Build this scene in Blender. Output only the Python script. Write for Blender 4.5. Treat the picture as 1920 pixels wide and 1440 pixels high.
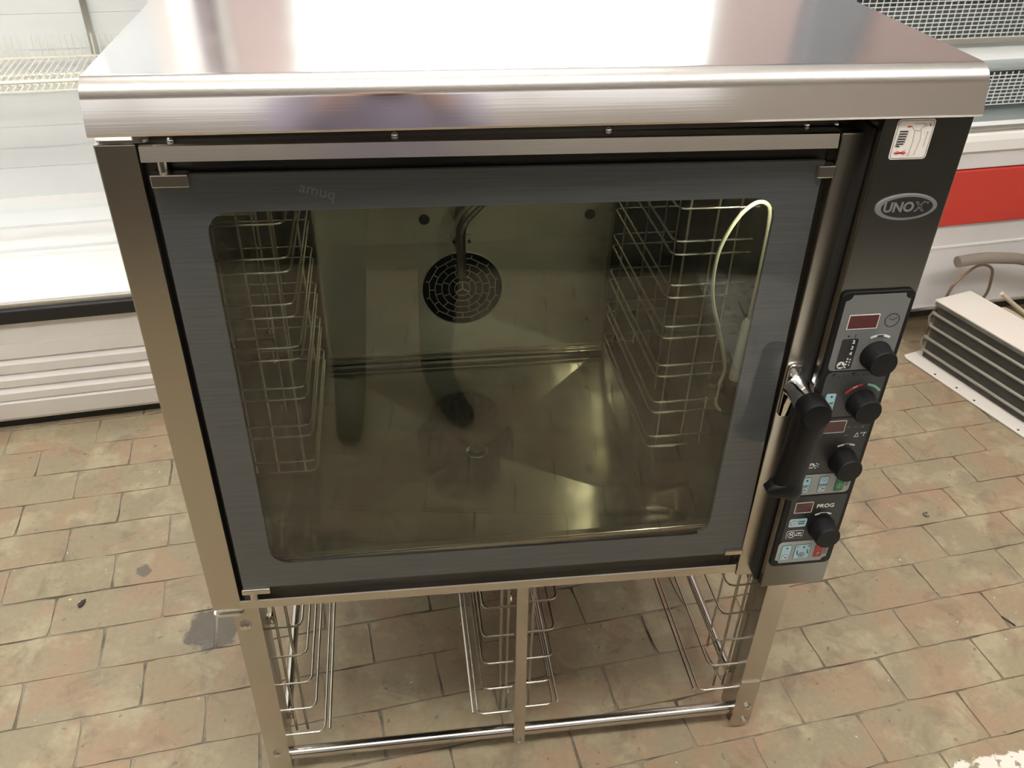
import bpy, bmesh, math, random
from mathutils import Vector, Matrix
R = math.radians
random.seed(7)
for o in list(bpy.data.objects):
    bpy.data.objects.remove(o)
scene = bpy.context.scene
col = scene.collection

# ------------------------------------------------------------------ camera, world, exposure
ZB = 0.46                       # underside of the oven above the floor
F_PX = 1635.2
yaw, pitch, roll = 0.1522, 0.6093, 0.0270
cy, sy, cp, sp = math.cos(yaw), math.sin(yaw), math.cos(pitch), math.sin(pitch)
fw = Vector((sy*cp, cy*cp, -sp)); rt = Vector((cy, -sy, 0)); up = rt.cross(fw)
rt2 = math.cos(roll)*rt + math.sin(roll)*up
up2 = -math.sin(roll)*rt + math.cos(roll)*up
cam_d = bpy.data.cameras.new('camera'); cam = bpy.data.objects.new('camera', cam_d); col.objects.link(cam)
m = Matrix((rt2, up2, -fw)).transposed().to_4x4(); m.translation = Vector((0.2748, -0.8431, 0.9451+ZB))
cam.matrix_world = m
cam_d.sensor_fit = 'HORIZONTAL'; cam_d.sensor_width = 36.0; cam_d.lens = F_PX*36/1920
cam_d.clip_start = 0.01
scene.camera = cam
w = bpy.data.worlds.new('world'); scene.world = w; w.use_nodes = True
w.node_tree.nodes['Background'].inputs[0].default_value = (0.85, 0.93, 1.0, 1)
w.node_tree.nodes['Background'].inputs[1].default_value = 1.0
vs = scene.view_settings
vs.view_transform = 'Standard'; vs.look = 'None'; vs.exposure = 0.0; vs.gamma = 1.0; vs.use_curve_mapping = False

LAMP = 27.0        # ceiling panel strength
CASE_LAMP = 36.0   # tube inside the display case
SHOPFRONT = 1.4   # evening light on the shop front panes
OVEN_LAMP = 330.0  # lamp inside the cooking chamber
WINDOW = 5.0      # daylight on the frosted window

# ------------------------------------------------------------------ materials
def new_mat(name):
    mt = bpy.data.materials.new(name); mt.use_nodes = True
    nt = mt.node_tree; b = nt.nodes['Principled BSDF']
    return mt, nt, b
def N(nt, t, **kw):
    n = nt.nodes.new(t)
    for k, v in kw.items():
        if k.startswith('i_'):
            n.inputs[k[2:].replace('_', ' ')].default_value = v
        else:
            setattr(n, k, v)
    return n
def plain(name, c, rough=0.5, metal=0.0, coat=0.0, emit=0.0, var=0.0, spec=0.5):
    mt, nt, b = new_mat(name)
    b.inputs['Base Color'].default_value = (*c, 1); b.inputs['Roughness'].default_value = rough
    b.inputs['Metallic'].default_value = metal; b.inputs['Coat Weight'].default_value = coat
    b.inputs['Coat Roughness'].default_value = 0.05
    b.inputs['Specular IOR Level'].default_value = spec
    if emit:
        b.inputs['Emission Color'].default_value = (*c, 1); b.inputs['Emission Strength'].default_value = emit
    if var:
        tc = N(nt, 'ShaderNodeTexCoord'); nz = N(nt, 'ShaderNodeTexNoise'); nz.inputs['Scale'].default_value = 9
        nz.inputs['Detail'].default_value = 5
        nt.links.new(tc.outputs['Object'], nz.inputs['Vector'])
        mx = N(nt, 'ShaderNodeMix', data_type='RGBA')
        mx.inputs[6].default_value = (*[x*(1-var) for x in c], 1); mx.inputs[7].default_value = (*[min(1, x*(1+var)) for x in c], 1)
        nt.links.new(nz.outputs['Fac'], mx.inputs[0]); nt.links.new(mx.outputs[2], b.inputs['Base Color'])
    return mt
def steel(name, c, rough, axis='X', bump=0.02, rvar=0.06, wav=0.0, mott=0.08, metal=1.0):
    """brushed stainless steel, the brushing running along the given object axis"""
    mt, nt, b = new_mat(name)
    b.inputs['Metallic'].default_value = metal
    tc = N(nt, 'ShaderNodeTexCoord'); mp = N(nt, 'ShaderNodeMapping')
    s = {'X': (6, 500, 500), 'Y': (500, 6, 500), 'Z': (500, 500, 6)}[axis]
    mp.inputs['Scale'].default_value = s
    nz = N(nt, 'ShaderNodeTexNoise'); nz.inputs['Scale'].default_value = 1.0; nz.inputs['Detail'].default_value = 2
    nt.links.new(tc.outputs['Object'], mp.inputs['Vector']); nt.links.new(mp.outputs[0], nz.inputs['Vector'])
    n2 = N(nt, 'ShaderNodeTexNoise'); n2.inputs['Scale'].default_value = 7; n2.inputs['Detail'].default_value = 6
    nt.links.new(tc.outputs['Object'], n2.inputs['Vector'])
    mr = N(nt, 'ShaderNodeMapRange'); mr.inputs[1].default_value = 0.3; mr.inputs[2].default_value = 0.7
    mr.inputs[3].default_value = max(0.02, rough-rvar); mr.inputs[4].default_value = rough+rvar
    nt.links.new(n2.outputs['Fac'], mr.inputs[0]); nt.links.new(mr.outputs[0], b.inputs['Roughness'])
    mx = N(nt, 'ShaderNodeMix', data_type='RGBA')
    mx.inputs[6].default_value = (*[x*(1-mott) for x in c], 1); mx.inputs[7].default_value = (*[x*(1+mott) for x in c], 1)
    nt.links.new(n2.outputs['Fac'], mx.inputs[0]); nt.links.new(mx.outputs[2], b.inputs['Base Color'])
    bp = N(nt, 'ShaderNodeBump'); bp.inputs['Strength'].default_value = bump; bp.inputs['Distance'].default_value = 0.001
    nt.links.new(nz.outputs['Fac'], bp.inputs['Height'])
    if wav:
        n3 = N(nt, 'ShaderNodeTexNoise'); n3.inputs['Scale'].default_value = 5; n3.inputs['Detail'].default_value = 1
        nt.links.new(tc.outputs['Object'], n3.inputs['Vector'])
        b2 = N(nt, 'ShaderNodeBump'); b2.inputs['Strength'].default_value = wav; b2.inputs['Distance'].default_value = 0.02
        nt.links.new(n3.outputs['Fac'], b2.inputs['Height']); nt.links.new(b2.outputs[0], bp.inputs['Normal'])
    nt.links.new(bp.outputs[0], b.inputs['Normal'])
    return mt
def glass(name, tint, ior=1.5, rough=0.0):
    """thin pane: tinted clear transmission with Fresnel reflection"""
    mt = bpy.data.materials.new(name); mt.use_nodes = True; nt = mt.node_tree
    nt.nodes.remove(nt.nodes['Principled BSDF']); out = nt.nodes['Material Output']
    tr = N(nt, 'ShaderNodeBsdfTransparent'); tr.inputs[0].default_value = (*tint, 1)
    gl = N(nt, 'ShaderNodeBsdfGlossy'); gl.inputs['Roughness'].default_value = rough
    fr = N(nt, 'ShaderNodeFresnel'); ge = N(nt, 'ShaderNodeNewGeometry'); mr = N(nt, 'ShaderNodeMapRange')
    mr.inputs[3].default_value = ior; mr.inputs[4].default_value = 1/ior     # thin pane: no total reflection on the far face
    nt.links.new(ge.outputs['Backfacing'], mr.inputs[0]); nt.links.new(mr.outputs[0], fr.inputs['IOR'])
    mx = N(nt, 'ShaderNodeMixShader')
    nt.links.new(fr.outputs[0], mx.inputs[0]); nt.links.new(tr.outputs[0], mx.inputs[1]); nt.links.new(gl.outputs[0], mx.inputs[2])
    nt.links.new(mx.outputs[0], out.inputs['Surface'])
    return mt
def emitter(name, c, s):
    mt = bpy.data.materials.new(name); mt.use_nodes = True; nt = mt.node_tree
    nt.nodes.remove(nt.nodes['Principled BSDF']); e = N(nt, 'ShaderNodeEmission')
    e.inputs[0].default_value = (*c, 1); e.inputs[1].default_value = s
    nt.links.new(e.outputs[0], nt.nodes['Material Output'].inputs['Surface'])
    return mt

TH = R(6.0)      # the room and its brick rows are turned 6 degrees from the oven
def brick_material(name):
    mt, nt, b = new_mat(name)
    L = nt.links.new
    geo = N(nt, 'ShaderNodeNewGeometry'); oi = N(nt, 'ShaderNodeObjectInfo')
    pos = geo.outputs['Position']
    def noise(scale, detail=5, rough=0.55, vec=pos, dist=0.0):
        n = N(nt, 'ShaderNodeTexNoise'); n.inputs['Scale'].default_value = scale; n.inputs['Detail'].default_value = detail
        n.inputs['Roughness'].default_value = rough; n.inputs['Distortion'].default_value = dist; L(vec, n.inputs['Vector']); return n.outputs['Fac']
    def ramp(fac, stops):
        r = N(nt, 'ShaderNodeValToRGB'); e = r.color_ramp.elements
        while len(e) < len(stops): e.new(0.5)
        for k, (p, c) in enumerate(stops): e[k].position = p; e[k].color = (*c, 1)
        L(fac, r.inputs[0]); return r.outputs[0]
    def mix(f, a, c, typ='MIX'):
        n = N(nt, 'ShaderNodeMix', data_type='RGBA', blend_type=typ)
        for s, v in ((0, f), (6, a), (7, c)):
            if hasattr(v, 'links'): L(v, n.inputs[s])
            elif isinstance(v, tuple): n.inputs[s].default_value = (*v, 1)
            else: n.inputs[s].default_value = v
        return n.outputs[2]
    def math_(op, a, c=None):
        n = N(nt, 'ShaderNodeMath', operation=op)
        for s, v in ((0, a), (1, c)):
            if v is None: continue
            if hasattr(v, 'links'): L(v, n.inputs[s])
            else: n.inputs[s].default_value = v
        return n.outputs[0]
    def rng(v, a, c, lo=0.0, hi=1.0):
        n = N(nt, 'ShaderNodeMapRange'); n.inputs[1].default_value = a; n.inputs[2].default_value = c
        n.inputs[3].default_value = lo; n.inputs[4].default_value = hi; L(v, n.inputs[0]); return n.outputs[0]
    # fired clay: each brick its own tone, from grey-beige to dull salmon
    base = ramp(oi.outputs['Random'], [(0.0, (0.315, 0.266, 0.1786)), (0.35, (0.345, 0.283, 0.1870)), (0.62, (0.350, 0.276, 0.1805)), (0.85, (0.352, 0.258, 0.1627)), (1.0, (0.305, 0.258, 0.1739))])
    grey = mix(rng(noise(7, 7, 0.65), 0.40, 0.64), base, (0.315, 0.271, 0.1842))
    red = mix(math_('MULTIPLY', rng(noise(6.5, 6, 0.6, dist=0.5), 0.47, 0.60), 0.75), grey, (0.375, 0.252, 0.1664))
    pale = mix(math_('MULTIPLY', rng(noise(9, 6, 0.62), 0.51, 0.63), 0.85), red, (0.430, 0.370, 0.2478))
    pale = mix(math_('MULTIPLY', rng(noise(13, 7, 0.68, dist=0.8), 0.53, 0.68), 0.62), pale, (0.200, 0.164, 0.1169))
    fine = mix(0.35, pale, ramp(noise(90, 6, 0.7), [(0.3, (0.62, 0.6, 0.58)), (0.7, (1.0, 1.0, 1.0))]), 'MULTIPLY')
    spots = rng(noise(55, 2, 0.4), 0.715, 0.75)
    c = mix(math_('MULTIPLY', spots, 0.55), fine, (0.120, 0.098, 0.0748))
    specks = rng(noise(95, 1, 0.3), 0.80, 0.815)
    c = mix(math_('MULTIPLY', specks, 0.8), c, (0.7, 0.66, 0.58))
    # damp patch beside the left leg
    vm = N(nt, 'ShaderNodeVectorMath', operation='DISTANCE'); vm.inputs[1].default_value = (-0.127, 0.365, 0.0); L(pos, vm.inputs[0])
    dm = math_('ADD', vm.outputs['Value'], math_('MULTIPLY', math_('SUBTRACT', noise(22, 3), 0.5), 0.06))
    damp = rng(dm, 0.055, 0.048)
    c = mix(math_('MULTIPLY', damp, 0.85), c, (0.115, 0.10, 0.085))
    vm2 = N(nt, 'ShaderNodeVectorMath', operation='DISTANCE'); vm2.inputs[1].default_value = (-0.296, 0.542, 0.0); L(pos, vm2.inputs[0])
    d2 = math_('ADD', vm2.outputs['Value'], math_('MULTIPLY', math_('SUBTRACT', noise(40, 3), 0.5), 0.03))
    c = mix(math_('MULTIPLY', rng(d2, 0.018, 0.014), 0.75), c, (0.11, 0.10, 0.085))
    # old white paint on the floor to the right
    sx = N(nt, 'ShaderNodeSeparateXYZ'); L(pos, sx.inputs[0])
    uu = math_('ADD', math_('MULTIPLY', sx.outputs[0], math.cos(TH)), math_('MULTIPLY', sx.outputs[1], math.sin(TH)))
    vv = math_('ADD', math_('MULTIPLY', sx.outputs[0], -math.sin(TH)), math_('MULTIPLY', sx.outputs[1], math.cos(TH)))
    wob = math_('MULTIPLY', math_('SUBTRACT', noise(30, 5, 0.7), 0.5), 0.05)
    pv = rng(math_('ADD', vv, wob), -0.213, -0.217); pu = rng(math_('ADD', uu, wob), 1.04, 1.06)
    chips = rng(noise(45, 4, 0.65), 0.60, 0.56)
    paint = math_('MULTIPLY', math_('MULTIPLY', pv, pu), chips)
    c = mix(paint, c, (0.80, 0.77, 0.70))
    L(c, b.inputs['Base Color'])
    ro = math_('SUBTRACT', rng(noise(12, 4), 0.3, 0.7, 0.48, 0.72), math_('MULTIPLY', damp, 0.36))
    L(ro, b.inputs['Roughness']); b.inputs['Specular IOR Level'].default_value = 0.35
    bp = N(nt, 'ShaderNodeBump'); bp.inputs['Strength'].default_value = 0.35; bp.inputs['Distance'].default_value = 0.004
    hh = math_('ADD', math_('MULTIPLY', noise(60, 6, 0.65), 0.6), noise(14, 3))
    L(hh, bp.inputs['Height']); L(bp.outputs[0], b.inputs['Normal'])
    return mt

M = {}
M['steel_h'] = steel('brushed_steel_sideways', (0.60, 0.575, 0.535), 0.24, 'X', rvar=0.03, mott=0.04)
M['steel_top'] = steel('brushed_steel_top', (0.66, 0.635, 0.625), 0.13, 'X', bump=0.02, rvar=0.02, mott=0.03)
M['steel_v'] = steel('brushed_steel_upright', (0.56, 0.53, 0.48), 0.25, 'Z', rvar=0.02, mott=0.03)
M['steel_panel'] = steel('brushed_steel_dark', (0.21, 0.205, 0.19), 0.22, 'Z', rvar=0.02, mott=0.03)
M['steel_bar'] = steel('polished_steel', (0.62, 0.59, 0.54), 0.20, 'X', bump=0.01)
M['wire'] = plain('bright_wire', (0.76, 0.73, 0.66), 0.22, 1.0)
M['wire_dull'] = plain('dull_wire', (0.42, 0.40, 0.34), 0.28, 1.0)
M['chrome'] = plain('chrome', (0.82, 0.82, 0.82), 0.05, 1.0)
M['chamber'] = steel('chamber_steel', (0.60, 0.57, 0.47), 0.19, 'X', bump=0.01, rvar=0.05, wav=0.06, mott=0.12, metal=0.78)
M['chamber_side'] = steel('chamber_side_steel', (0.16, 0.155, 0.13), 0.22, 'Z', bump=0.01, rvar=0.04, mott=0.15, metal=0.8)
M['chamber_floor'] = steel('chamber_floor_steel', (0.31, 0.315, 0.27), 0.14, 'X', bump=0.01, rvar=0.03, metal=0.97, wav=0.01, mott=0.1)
M['black'] = plain('black_plastic', (0.006, 0.006, 0.006), 0.45, spec=0.22)
M['rubber'] = plain('black_rubber', (0.010, 0.010, 0.010), 0.6)
M['hole'] = plain('fan_hole_shade', (0.003, 0.003, 0.003), 0.9, spec=0.1)
M['grille'] = plain('grille_steel', (0.50, 0.49, 0.42), 0.4, 0.5)
M['gap'] = plain('dark_seal_and_shade', (0.012, 0.011, 0.010), 0.75)
M['strip'] = steel('dark_steel_strip', (0.085, 0.078, 0.066), 0.38, 'X')
M['overlay_black'] = plain('overlay_black', (0.016, 0.016, 0.016), 0.38)
M['overlay_dark'] = plain('overlay_dark_grey', (0.045, 0.047, 0.050), 0.38)
M['overlay_grey'] = plain('overlay_grey', (0.165, 0.170, 0.172), 0.36)
M['overlay_pale'] = plain('overlay_pale_grey', (0.36, 0.38, 0.37), 0.38)
M['display'] = plain('display_red', (0.085, 0.006, 0.008), 0.22)
M['white'] = plain('print_white', (0.80, 0.80, 0.78), 0.45)
M['ink'] = plain('print_ink', (0.02, 0.02, 0.022), 0.5)
M['cyan'] = plain('print_pale_blue', (0.42, 0.68, 0.78), 0.4)
M['green'] = plain('print_green', (0.03, 0.20, 0.06), 0.4)
M['mint'] = plain('print_mint', (0.22, 0.55, 0.36), 0.4)
M['red'] = plain('print_red', (0.55, 0.045, 0.035), 0.4)
M['badge_grey'] = plain('badge_grey', (0.24, 0.24, 0.24), 0.35, 0.3)
M['logo_grey'] = plain('logo_grey', (0.20, 0.20, 0.20), 0.45)
M['stamp'] = plain('glass_stamp_grey', (0.135, 0.14, 0.14), 0.5)
M['sticker'] = plain('sticker_white', (0.86, 0.82, 0.77), 0.5)
M['glass'] = glass('door_glass', (0.91, 0.925, 0.895), 1.62)
M['glass_in'] = glass('inner_glass', (0.955, 0.965, 0.945), 1.35)
M['glass_case'] = glass('case_glass', (0.93, 0.96, 0.95))
def enamel_mat():
    mt, nt, b = new_mat('grey_enamel_border')
    tc = N(nt, 'ShaderNodeTexCoord'); mp = N(nt, 'ShaderNodeMapping'); mp.inputs['Scale'].default_value = (10, 10, 420)
    nz = N(nt, 'ShaderNodeTexNoise'); nz.inputs['Scale'].default_value = 1; nz.inputs['Detail'].default_value = 2
    nt.links.new(tc.outputs['Object'], mp.inputs[0]); nt.links.new(mp.outputs[0], nz.inputs[0])
    mx = N(nt, 'ShaderNodeMix', data_type='RGBA'); mx.inputs[6].default_value = (0.046, 0.051, 0.053, 1); mx.inputs[7].default_value = (0.095, 0.104, 0.107, 1)
    nt.links.new(nz.outputs['Fac'], mx.inputs[0]); nt.links.new(mx.outputs[2], b.inputs['Base Color'])
    b.inputs['Roughness'].default_value = 0.5; b.inputs['Coat Weight'].default_value = 1.0; b.inputs['Coat Roughness'].default_value = 0.02
    return mt
M['enamel'] = enamel_mat()
M['brick'] = brick_material('brick_clay')
def mortar_mat():
    mt, nt, b = new_mat('dirty_mortar')
    tc = N(nt, 'ShaderNodeTexCoord'); nz = N(nt, 'ShaderNodeTexNoise'); nz.inputs['Scale'].default_value = 14; nz.inputs['Detail'].default_value = 6
    nt.links.new(tc.outputs['Object'], nz.inputs[0])
    mx = N(nt, 'ShaderNodeMix', data_type='RGBA'); mx.inputs[6].default_value = (0.085, 0.07, 0.052, 1); mx.inputs[7].default_value = (0.27, 0.232, 0.175, 1)
    mr = N(nt, 'ShaderNodeMapRange'); mr.inputs[1].default_value = 0.36; mr.inputs[2].default_value = 0.56
    nt.links.new(nz.outputs['Fac'], mr.inputs[0]); nt.links.new(mr.outputs[0], mx.inputs[0]); nt.links.new(mx.outputs[2], b.inputs['Base Color'])
    b.inputs['Roughness'].default_value = 0.85
    return mt
M['mortar'] = mortar_mat()
M['case_white'] = plain('case_white_sheet', (0.90, 0.885, 0.875), 0.38, var=0.03)
M['case_cool'] = plain('case_cool_white', (0.83, 0.855, 0.865), 0.40, var=0.04)
M['case_black'] = plain('bumper_black', (0.012, 0.012, 0.013), 0.45)
M['slot'] = plain('slot_dark', (0.02, 0.02, 0.02), 0.8)
M['alu'] = plain('aluminium', (0.72, 0.72, 0.71), 0.32, 1.0)
M['wire_white'] = plain('white_coated_wire', (0.80, 0.79, 0.70), 0.4)
M['case_red'] = plain('red_band', (0.58, 0.048, 0.035), 0.36)
M['case_lilac'] = plain('case_lilac_white', (0.78, 0.77, 0.785), 0.42, var=0.05)
M['wood'] = plain('worn_wood', (0.30, 0.235, 0.155), 0.75, var=0.3)
M['grid'] = plain('grid_white', (0.74, 0.78, 0.78), 0.42)
M['grid_back'] = plain('dark_grey_liner', (0.13, 0.145, 0.145), 0.4)
M['deck'] = plain('grey_deck', (0.42, 0.48, 0.48), 0.3, 0.5)
M['coil_white'] = plain('coil_white_sheet', (0.84, 0.80, 0.74), 0.45, var=0.04)
def fin_mat():
    mt, nt, b = new_mat('dusty_fins')
    tc = N(nt, 'ShaderNodeTexCoord'); nz = N(nt, 'ShaderNodeTexNoise'); nz.inputs['Scale'].default_value = 25; nz.inputs['Detail'].default_value = 6
    nt.links.new(tc.outputs['Object'], nz.inputs[0])
    mx = N(nt, 'ShaderNodeMix', data_type='RGBA'); mx.inputs[6].default_value = (0.085, 0.08, 0.068, 1); mx.inputs[7].default_value = (0.20, 0.19, 0.165, 1)
    nt.links.new(nz.outputs['Fac'], mx.inputs[0]); nt.links.new(mx.outputs[2], b.inputs['Base Color']); b.inputs['Roughness'].default_value = 0.8
    return mt
M['fins'] = fin_mat()
M['coil_tube'] = plain('dull_tube', (0.36, 0.35, 0.31), 0.5, 0.6, var=0.15)
M['foam'] = plain('grey_foam', (0.235, 0.205, 0.175), 0.9, var=0.15)
M['copper'] = plain('aged_copper', (0.30, 0.21, 0.14), 0.5, 0.6, var=0.35)
M['cord'] = plain('cream_cord', (0.62, 0.54, 0.40), 0.7, var=0.15)
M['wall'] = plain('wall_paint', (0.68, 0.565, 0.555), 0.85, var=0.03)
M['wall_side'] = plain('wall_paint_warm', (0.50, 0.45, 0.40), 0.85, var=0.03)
M['dark_added'] = plain('added_dark_finish', (0.045, 0.040, 0.034), 0.7, var=0.1)
M['ceiling'] = plain('ceiling_white', (0.90, 0.89, 0.87), 0.9)
M['mauve'] = plain('mauve_pilaster', (0.44, 0.38, 0.40), 0.8)
M['pilaster'] = plain('grey_pilaster', (0.36, 0.38, 0.42), 0.8)
M['lamp'] = emitter('lamp_diffuser', (1.0, 0.965, 0.90), LAMP)
M['tube'] = emitter('case_tube', (0.95, 1.0, 1.0), CASE_LAMP)
M['window'] = emitter('bright_frosted_window', (0.96, 1.0, 0.98), WINDOW)
M['shopfront'] = emitter('shop_front_panes', (1.0, 0.97, 0.92), SHOPFRONT)
M['oven_lamp'] = emitter('oven_lamp_lens', (1.0, 0.90, 0.68), OVEN_LAMP)
M['fixture'] = plain('fixture_white', (0.75, 0.75, 0.73), 0.5)
M['cloth'] = plain('lilac_grey_cloth', (0.26, 0.235, 0.31), 0.9)
M['trousers'] = plain('dark_trousers', (0.011, 0.012, 0.014), 0.9)
M['shoe'] = plain('black_shoe', (0.010, 0.010, 0.010), 0.6)
M['skin'] = plain('skin', (0.52, 0.32, 0.23), 0.55)
M['hair'] = plain('dark_hair', (0.03, 0.02, 0.015), 0.6)
M['probe'] = plain('probe_sleeve', (0.34, 0.34, 0.29), 0.5)
M['cable'] = plain('cable_cream', (0.40, 0.40, 0.31), 0.5)
M['debris'] = plain('dark_debris', (0.035, 0.025, 0.02), 0.8)
M['debris_grey'] = plain('grey_debris', (0.16, 0.14, 0.11), 0.7)

# ------------------------------------------------------------------ mesh helpers
class MB:
    def __init__(s): s.v = []; s.f = []
    def add(s, vs, fs):
        n = len(s.v); s.v += [tuple(p) for p in vs]; s.f += [tuple(i+n for i in f) for f in fs]; return s
    def box(s, x0, x1, y0, y1, z0, z1):
        x0, x1 = min(x0, x1), max(x0, x1); y0, y1 = min(y0, y1), max(y0, y1); z0, z1 = min(z0, z1), max(z0, z1)
        return s.add([(x0,y0,z0),(x1,y0,z0),(x1,y1,z0),(x0,y1,z0),(x0,y0,z1),(x1,y0,z1),(x1,y1,z1),(x0,y1,z1)],
                     [(0,3,2,1),(4,5,6,7),(0,1,5,4),(1,2,6,5),(2,3,7,6),(3,0,4,7)])
    def prism_x(s, prof, x0, x1):      # prof: (y,z) counter-clockwise seen from +x
        n = len(prof)
        return s.add([(x0,y,z) for y,z in prof]+[(x1,y,z) for y,z in prof],
                     [tuple(range(n-1,-1,-1)), tuple(range(n,2*n))]+[(i,(i+1)%n,n+(i+1)%n,n+i) for i in range(n)])
    def prism_y(s, prof, y0, y1):      # prof: (x,z) ccw seen from -y (front), y0 front
        n = len(prof)
        return s.add([(x,y0,z) for x,z in prof]+[(x,y1,z) for x,z in prof],
                     [tuple(range(n)), tuple(range(2*n-1,n-1,-1))]+[(i,n+i,n+(i+1)%n,(i+1)%n) for i in range(n)])
    def prism_z(s, prof, z0, z1):
        n = len(prof)
        return s.add([(x,y,z0) for x,y in prof]+[(x,y,z1) for x,y in prof],
                     [tuple(range(n-1,-1,-1)), tuple(range(n,2*n))]+[(i,(i+1)%n,n+(i+1)%n,n+i) for i in range(n)])
    def tube(s, path, r, n=10, caps=True, r_list=None):
        P = [Vector(p) for p in path]; rings = []; prev = None
        for i, p in enumerate(P):
            if i == 0: t = P[1]-P[0]
            elif i == len(P)-1: t = P[-1]-P[-2]
            else: t = (P[i+1]-p).normalized()+(p-P[i-1]).normalized()
            t.normalize()
            if prev is None:
                a = Vector((0,0,1)) if abs(t.z) < 0.9 else Vector((1,0,0))
                a = (a-t*a.dot(t)).normalized()
            else:
                a = (prev-t*prev.dot(t)).normalized()
            prev = a; b = t.cross(a); rr = r_list[i] if r_list else r
            k = 1.0
            if 0 < i < len(P)-1:
                c = (P[i+1]-p).normalized().dot((p-P[i-1]).normalized()); k = 1/max(0.5, math.sqrt(max(0.05,(1+c)/2)))
            rings.append([p+(a*math.cos(2*math.pi*j/n)+b*math.sin(2*math.pi*j/n))*rr for j in range(n)])
        vs = [q for rg in rings for q in rg]; fs = []
        for i in range(len(P)-1):
            for j in range(n):
                fs.append((i*n+j, i*n+(j+1)%n, (i+1)*n+(j+1)%n, (i+1)*n+j))
        if caps: fs.append(tuple(range(n-1,-1,-1))); fs.append(tuple((len(P)-1)*n+j for j in range(n)))
        return s.add(vs, fs)
    def lathe(s, prof, p0, axis, n=24):   # prof: (r, h) along axis from p0
        ax = Vector(axis).normalized(); a = Vector((0,0,1)) if abs(ax.z) < 0.9 else Vector((1,0,0))
        a = (a-ax*a.dot(ax)).normalized(); b = ax.cross(a); p0 = Vector(p0); vs = []; fs = []
        for r, h in prof:
            for j in range(n):
                vs.append(p0+ax*h+(a*math.cos(2*math.pi*j/n)+b*math.sin(2*math.pi*j/n))*max(r, 1e-5))
        k = len(prof)
        for i in range(k-1):
            for j in range(n): fs.append((i*n+j, i*n+(j+1)%n, (i+1)*n+(j+1)%n, (i+1)*n+j))
        fs.append(tuple(range(n-1,-1,-1))); fs.append(tuple((k-1)*n+j for j in range(n)))
        return s.add(vs, fs)
    def build(s, name, mat, parent=None, smooth=False, bevel=0.0, seg=2, loc=None, kind=None):
        me = bpy.data.meshes.new(name); me.from_pydata(s.v, [], s.f)
        bm = bmesh.new(); bm.from_mesh(me)
        bmesh.ops.recalc_face_normals(bm, faces=bm.faces)
        if bevel:
            ed = [e for e in bm.edges if len(e.link_faces) == 2 and e.calc_face_angle(0) > 0.5]
            bmesh.ops.bevel(bm, geom=ed, offset=bevel, segments=seg, affect='EDGES', profile=0.5, clamp_overlap=True)
        bm.to_mesh(me); bm.free()
        me.materials.append(mat if not isinstance(mat, str) else M[mat])
        if smooth:
            me.polygons.foreach_set('use_smooth', [True]*len(me.polygons))
            try: me.set_sharp_from_angle(angle=R(38))
            except Exception: pass
        me.update()
        return link(name, me, parent, loc, kind)
def link(name, me, parent=None, loc=None, kind=None):
    o = bpy.data.objects.new(name, me); col.objects.link(o)
    if parent: o.parent = parent
    if loc: o.location = loc
    if kind: o['kind'] = kind
    return o
def tag(o, label, cat, group=None, kind=None):
    o['label'] = label; o['category'] = cat
    if group: o['group'] = group
    if kind: o['kind'] = kind
    return o
def empty(name, loc=(0,0,0), rz=0.0):
    o = bpy.data.objects.new(name, None); col.objects.link(o); o.location = loc; o.rotation_euler = (0,0,rz); o.empty_display_size = 0.05
    return o
def rrect(x0, x1, z0, z1, r, n=6):
    out = []
    for cx, cz, a0 in ((x0+r,z0+r,180),(x1-r,z0+r,270),(x1-r,z1-r,0),(x0+r,z1-r,90)):
        for k in range(n+1):
            a = R(a0+90*k/n); out.append((cx+r*math.cos(a), cz+r*math.sin(a)))
    return out
def frame_y(outer, inner, y0, y1):
    """ring between two loops with the same vertex count, front at y0"""
    mb = MB(); n = len(outer)
    vs = [(x,y0,z) for x,z in outer]+[(x,y0,z) for x,z in inner]+[(x,y1,z) for x,z in outer]+[(x,y1,z) for x,z in inner]
    fs = []
    for i in range(n):
        j = (i+1)%n
        fs += [(i,j,n+j,n+i),(2*n+i,3*n+i,3*n+j,2*n+j),(i,2*n+i,2*n+j,j),(n+i,n+j,3*n+j,3*n+i)]
    return mb.add(vs, fs)
def text(name, body, size, x, z, y, parent, mat, align='CENTER', rot=0.0, outline=0.0, fat=0.0, shear=0.0, depth=0.0002, sx=1.0):
    cu = bpy.data.curves.new(name, 'FONT'); cu.body = body; cu.size = size; cu.align_x = align; cu.align_y = 'CENTER'
    cu.offset = fat; cu.shear = shear; cu.resolution_u = 3
    if outline:
        cu.fill_mode = 'NONE'; cu.bevel_depth = outline; cu.bevel_resolution = 0
    else:
        cu.extrude = depth
    o = bpy.data.objects.new(name, cu); col.objects.link(o)
    dg = bpy.context.evaluated_depsgraph_get(); dg.update()
    me = bpy.data.meshes.new_from_object(o.evaluated_get(dg))
    bpy.data.objects.remove(o); bpy.data.curves.remove(cu)
    me.transform(Matrix.Translation((x, y, z)) @ Matrix.Rotation(R(90), 4, 'X') @ Matrix.Rotation(rot, 4, 'Z') @ Matrix.Diagonal((sx, 1, 1, 1)))
    me.materials.clear(); me.materials.append(M[mat])
    return link(name, me, parent)
def room(name, u, v, z=0.0):
    """an Empty at room coordinates u (along the brick rows), v (into the depth)"""
    return empty(name, (u*math.cos(TH)-v*math.sin(TH), u*math.sin(TH)+v*math.cos(TH), z), TH)

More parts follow.
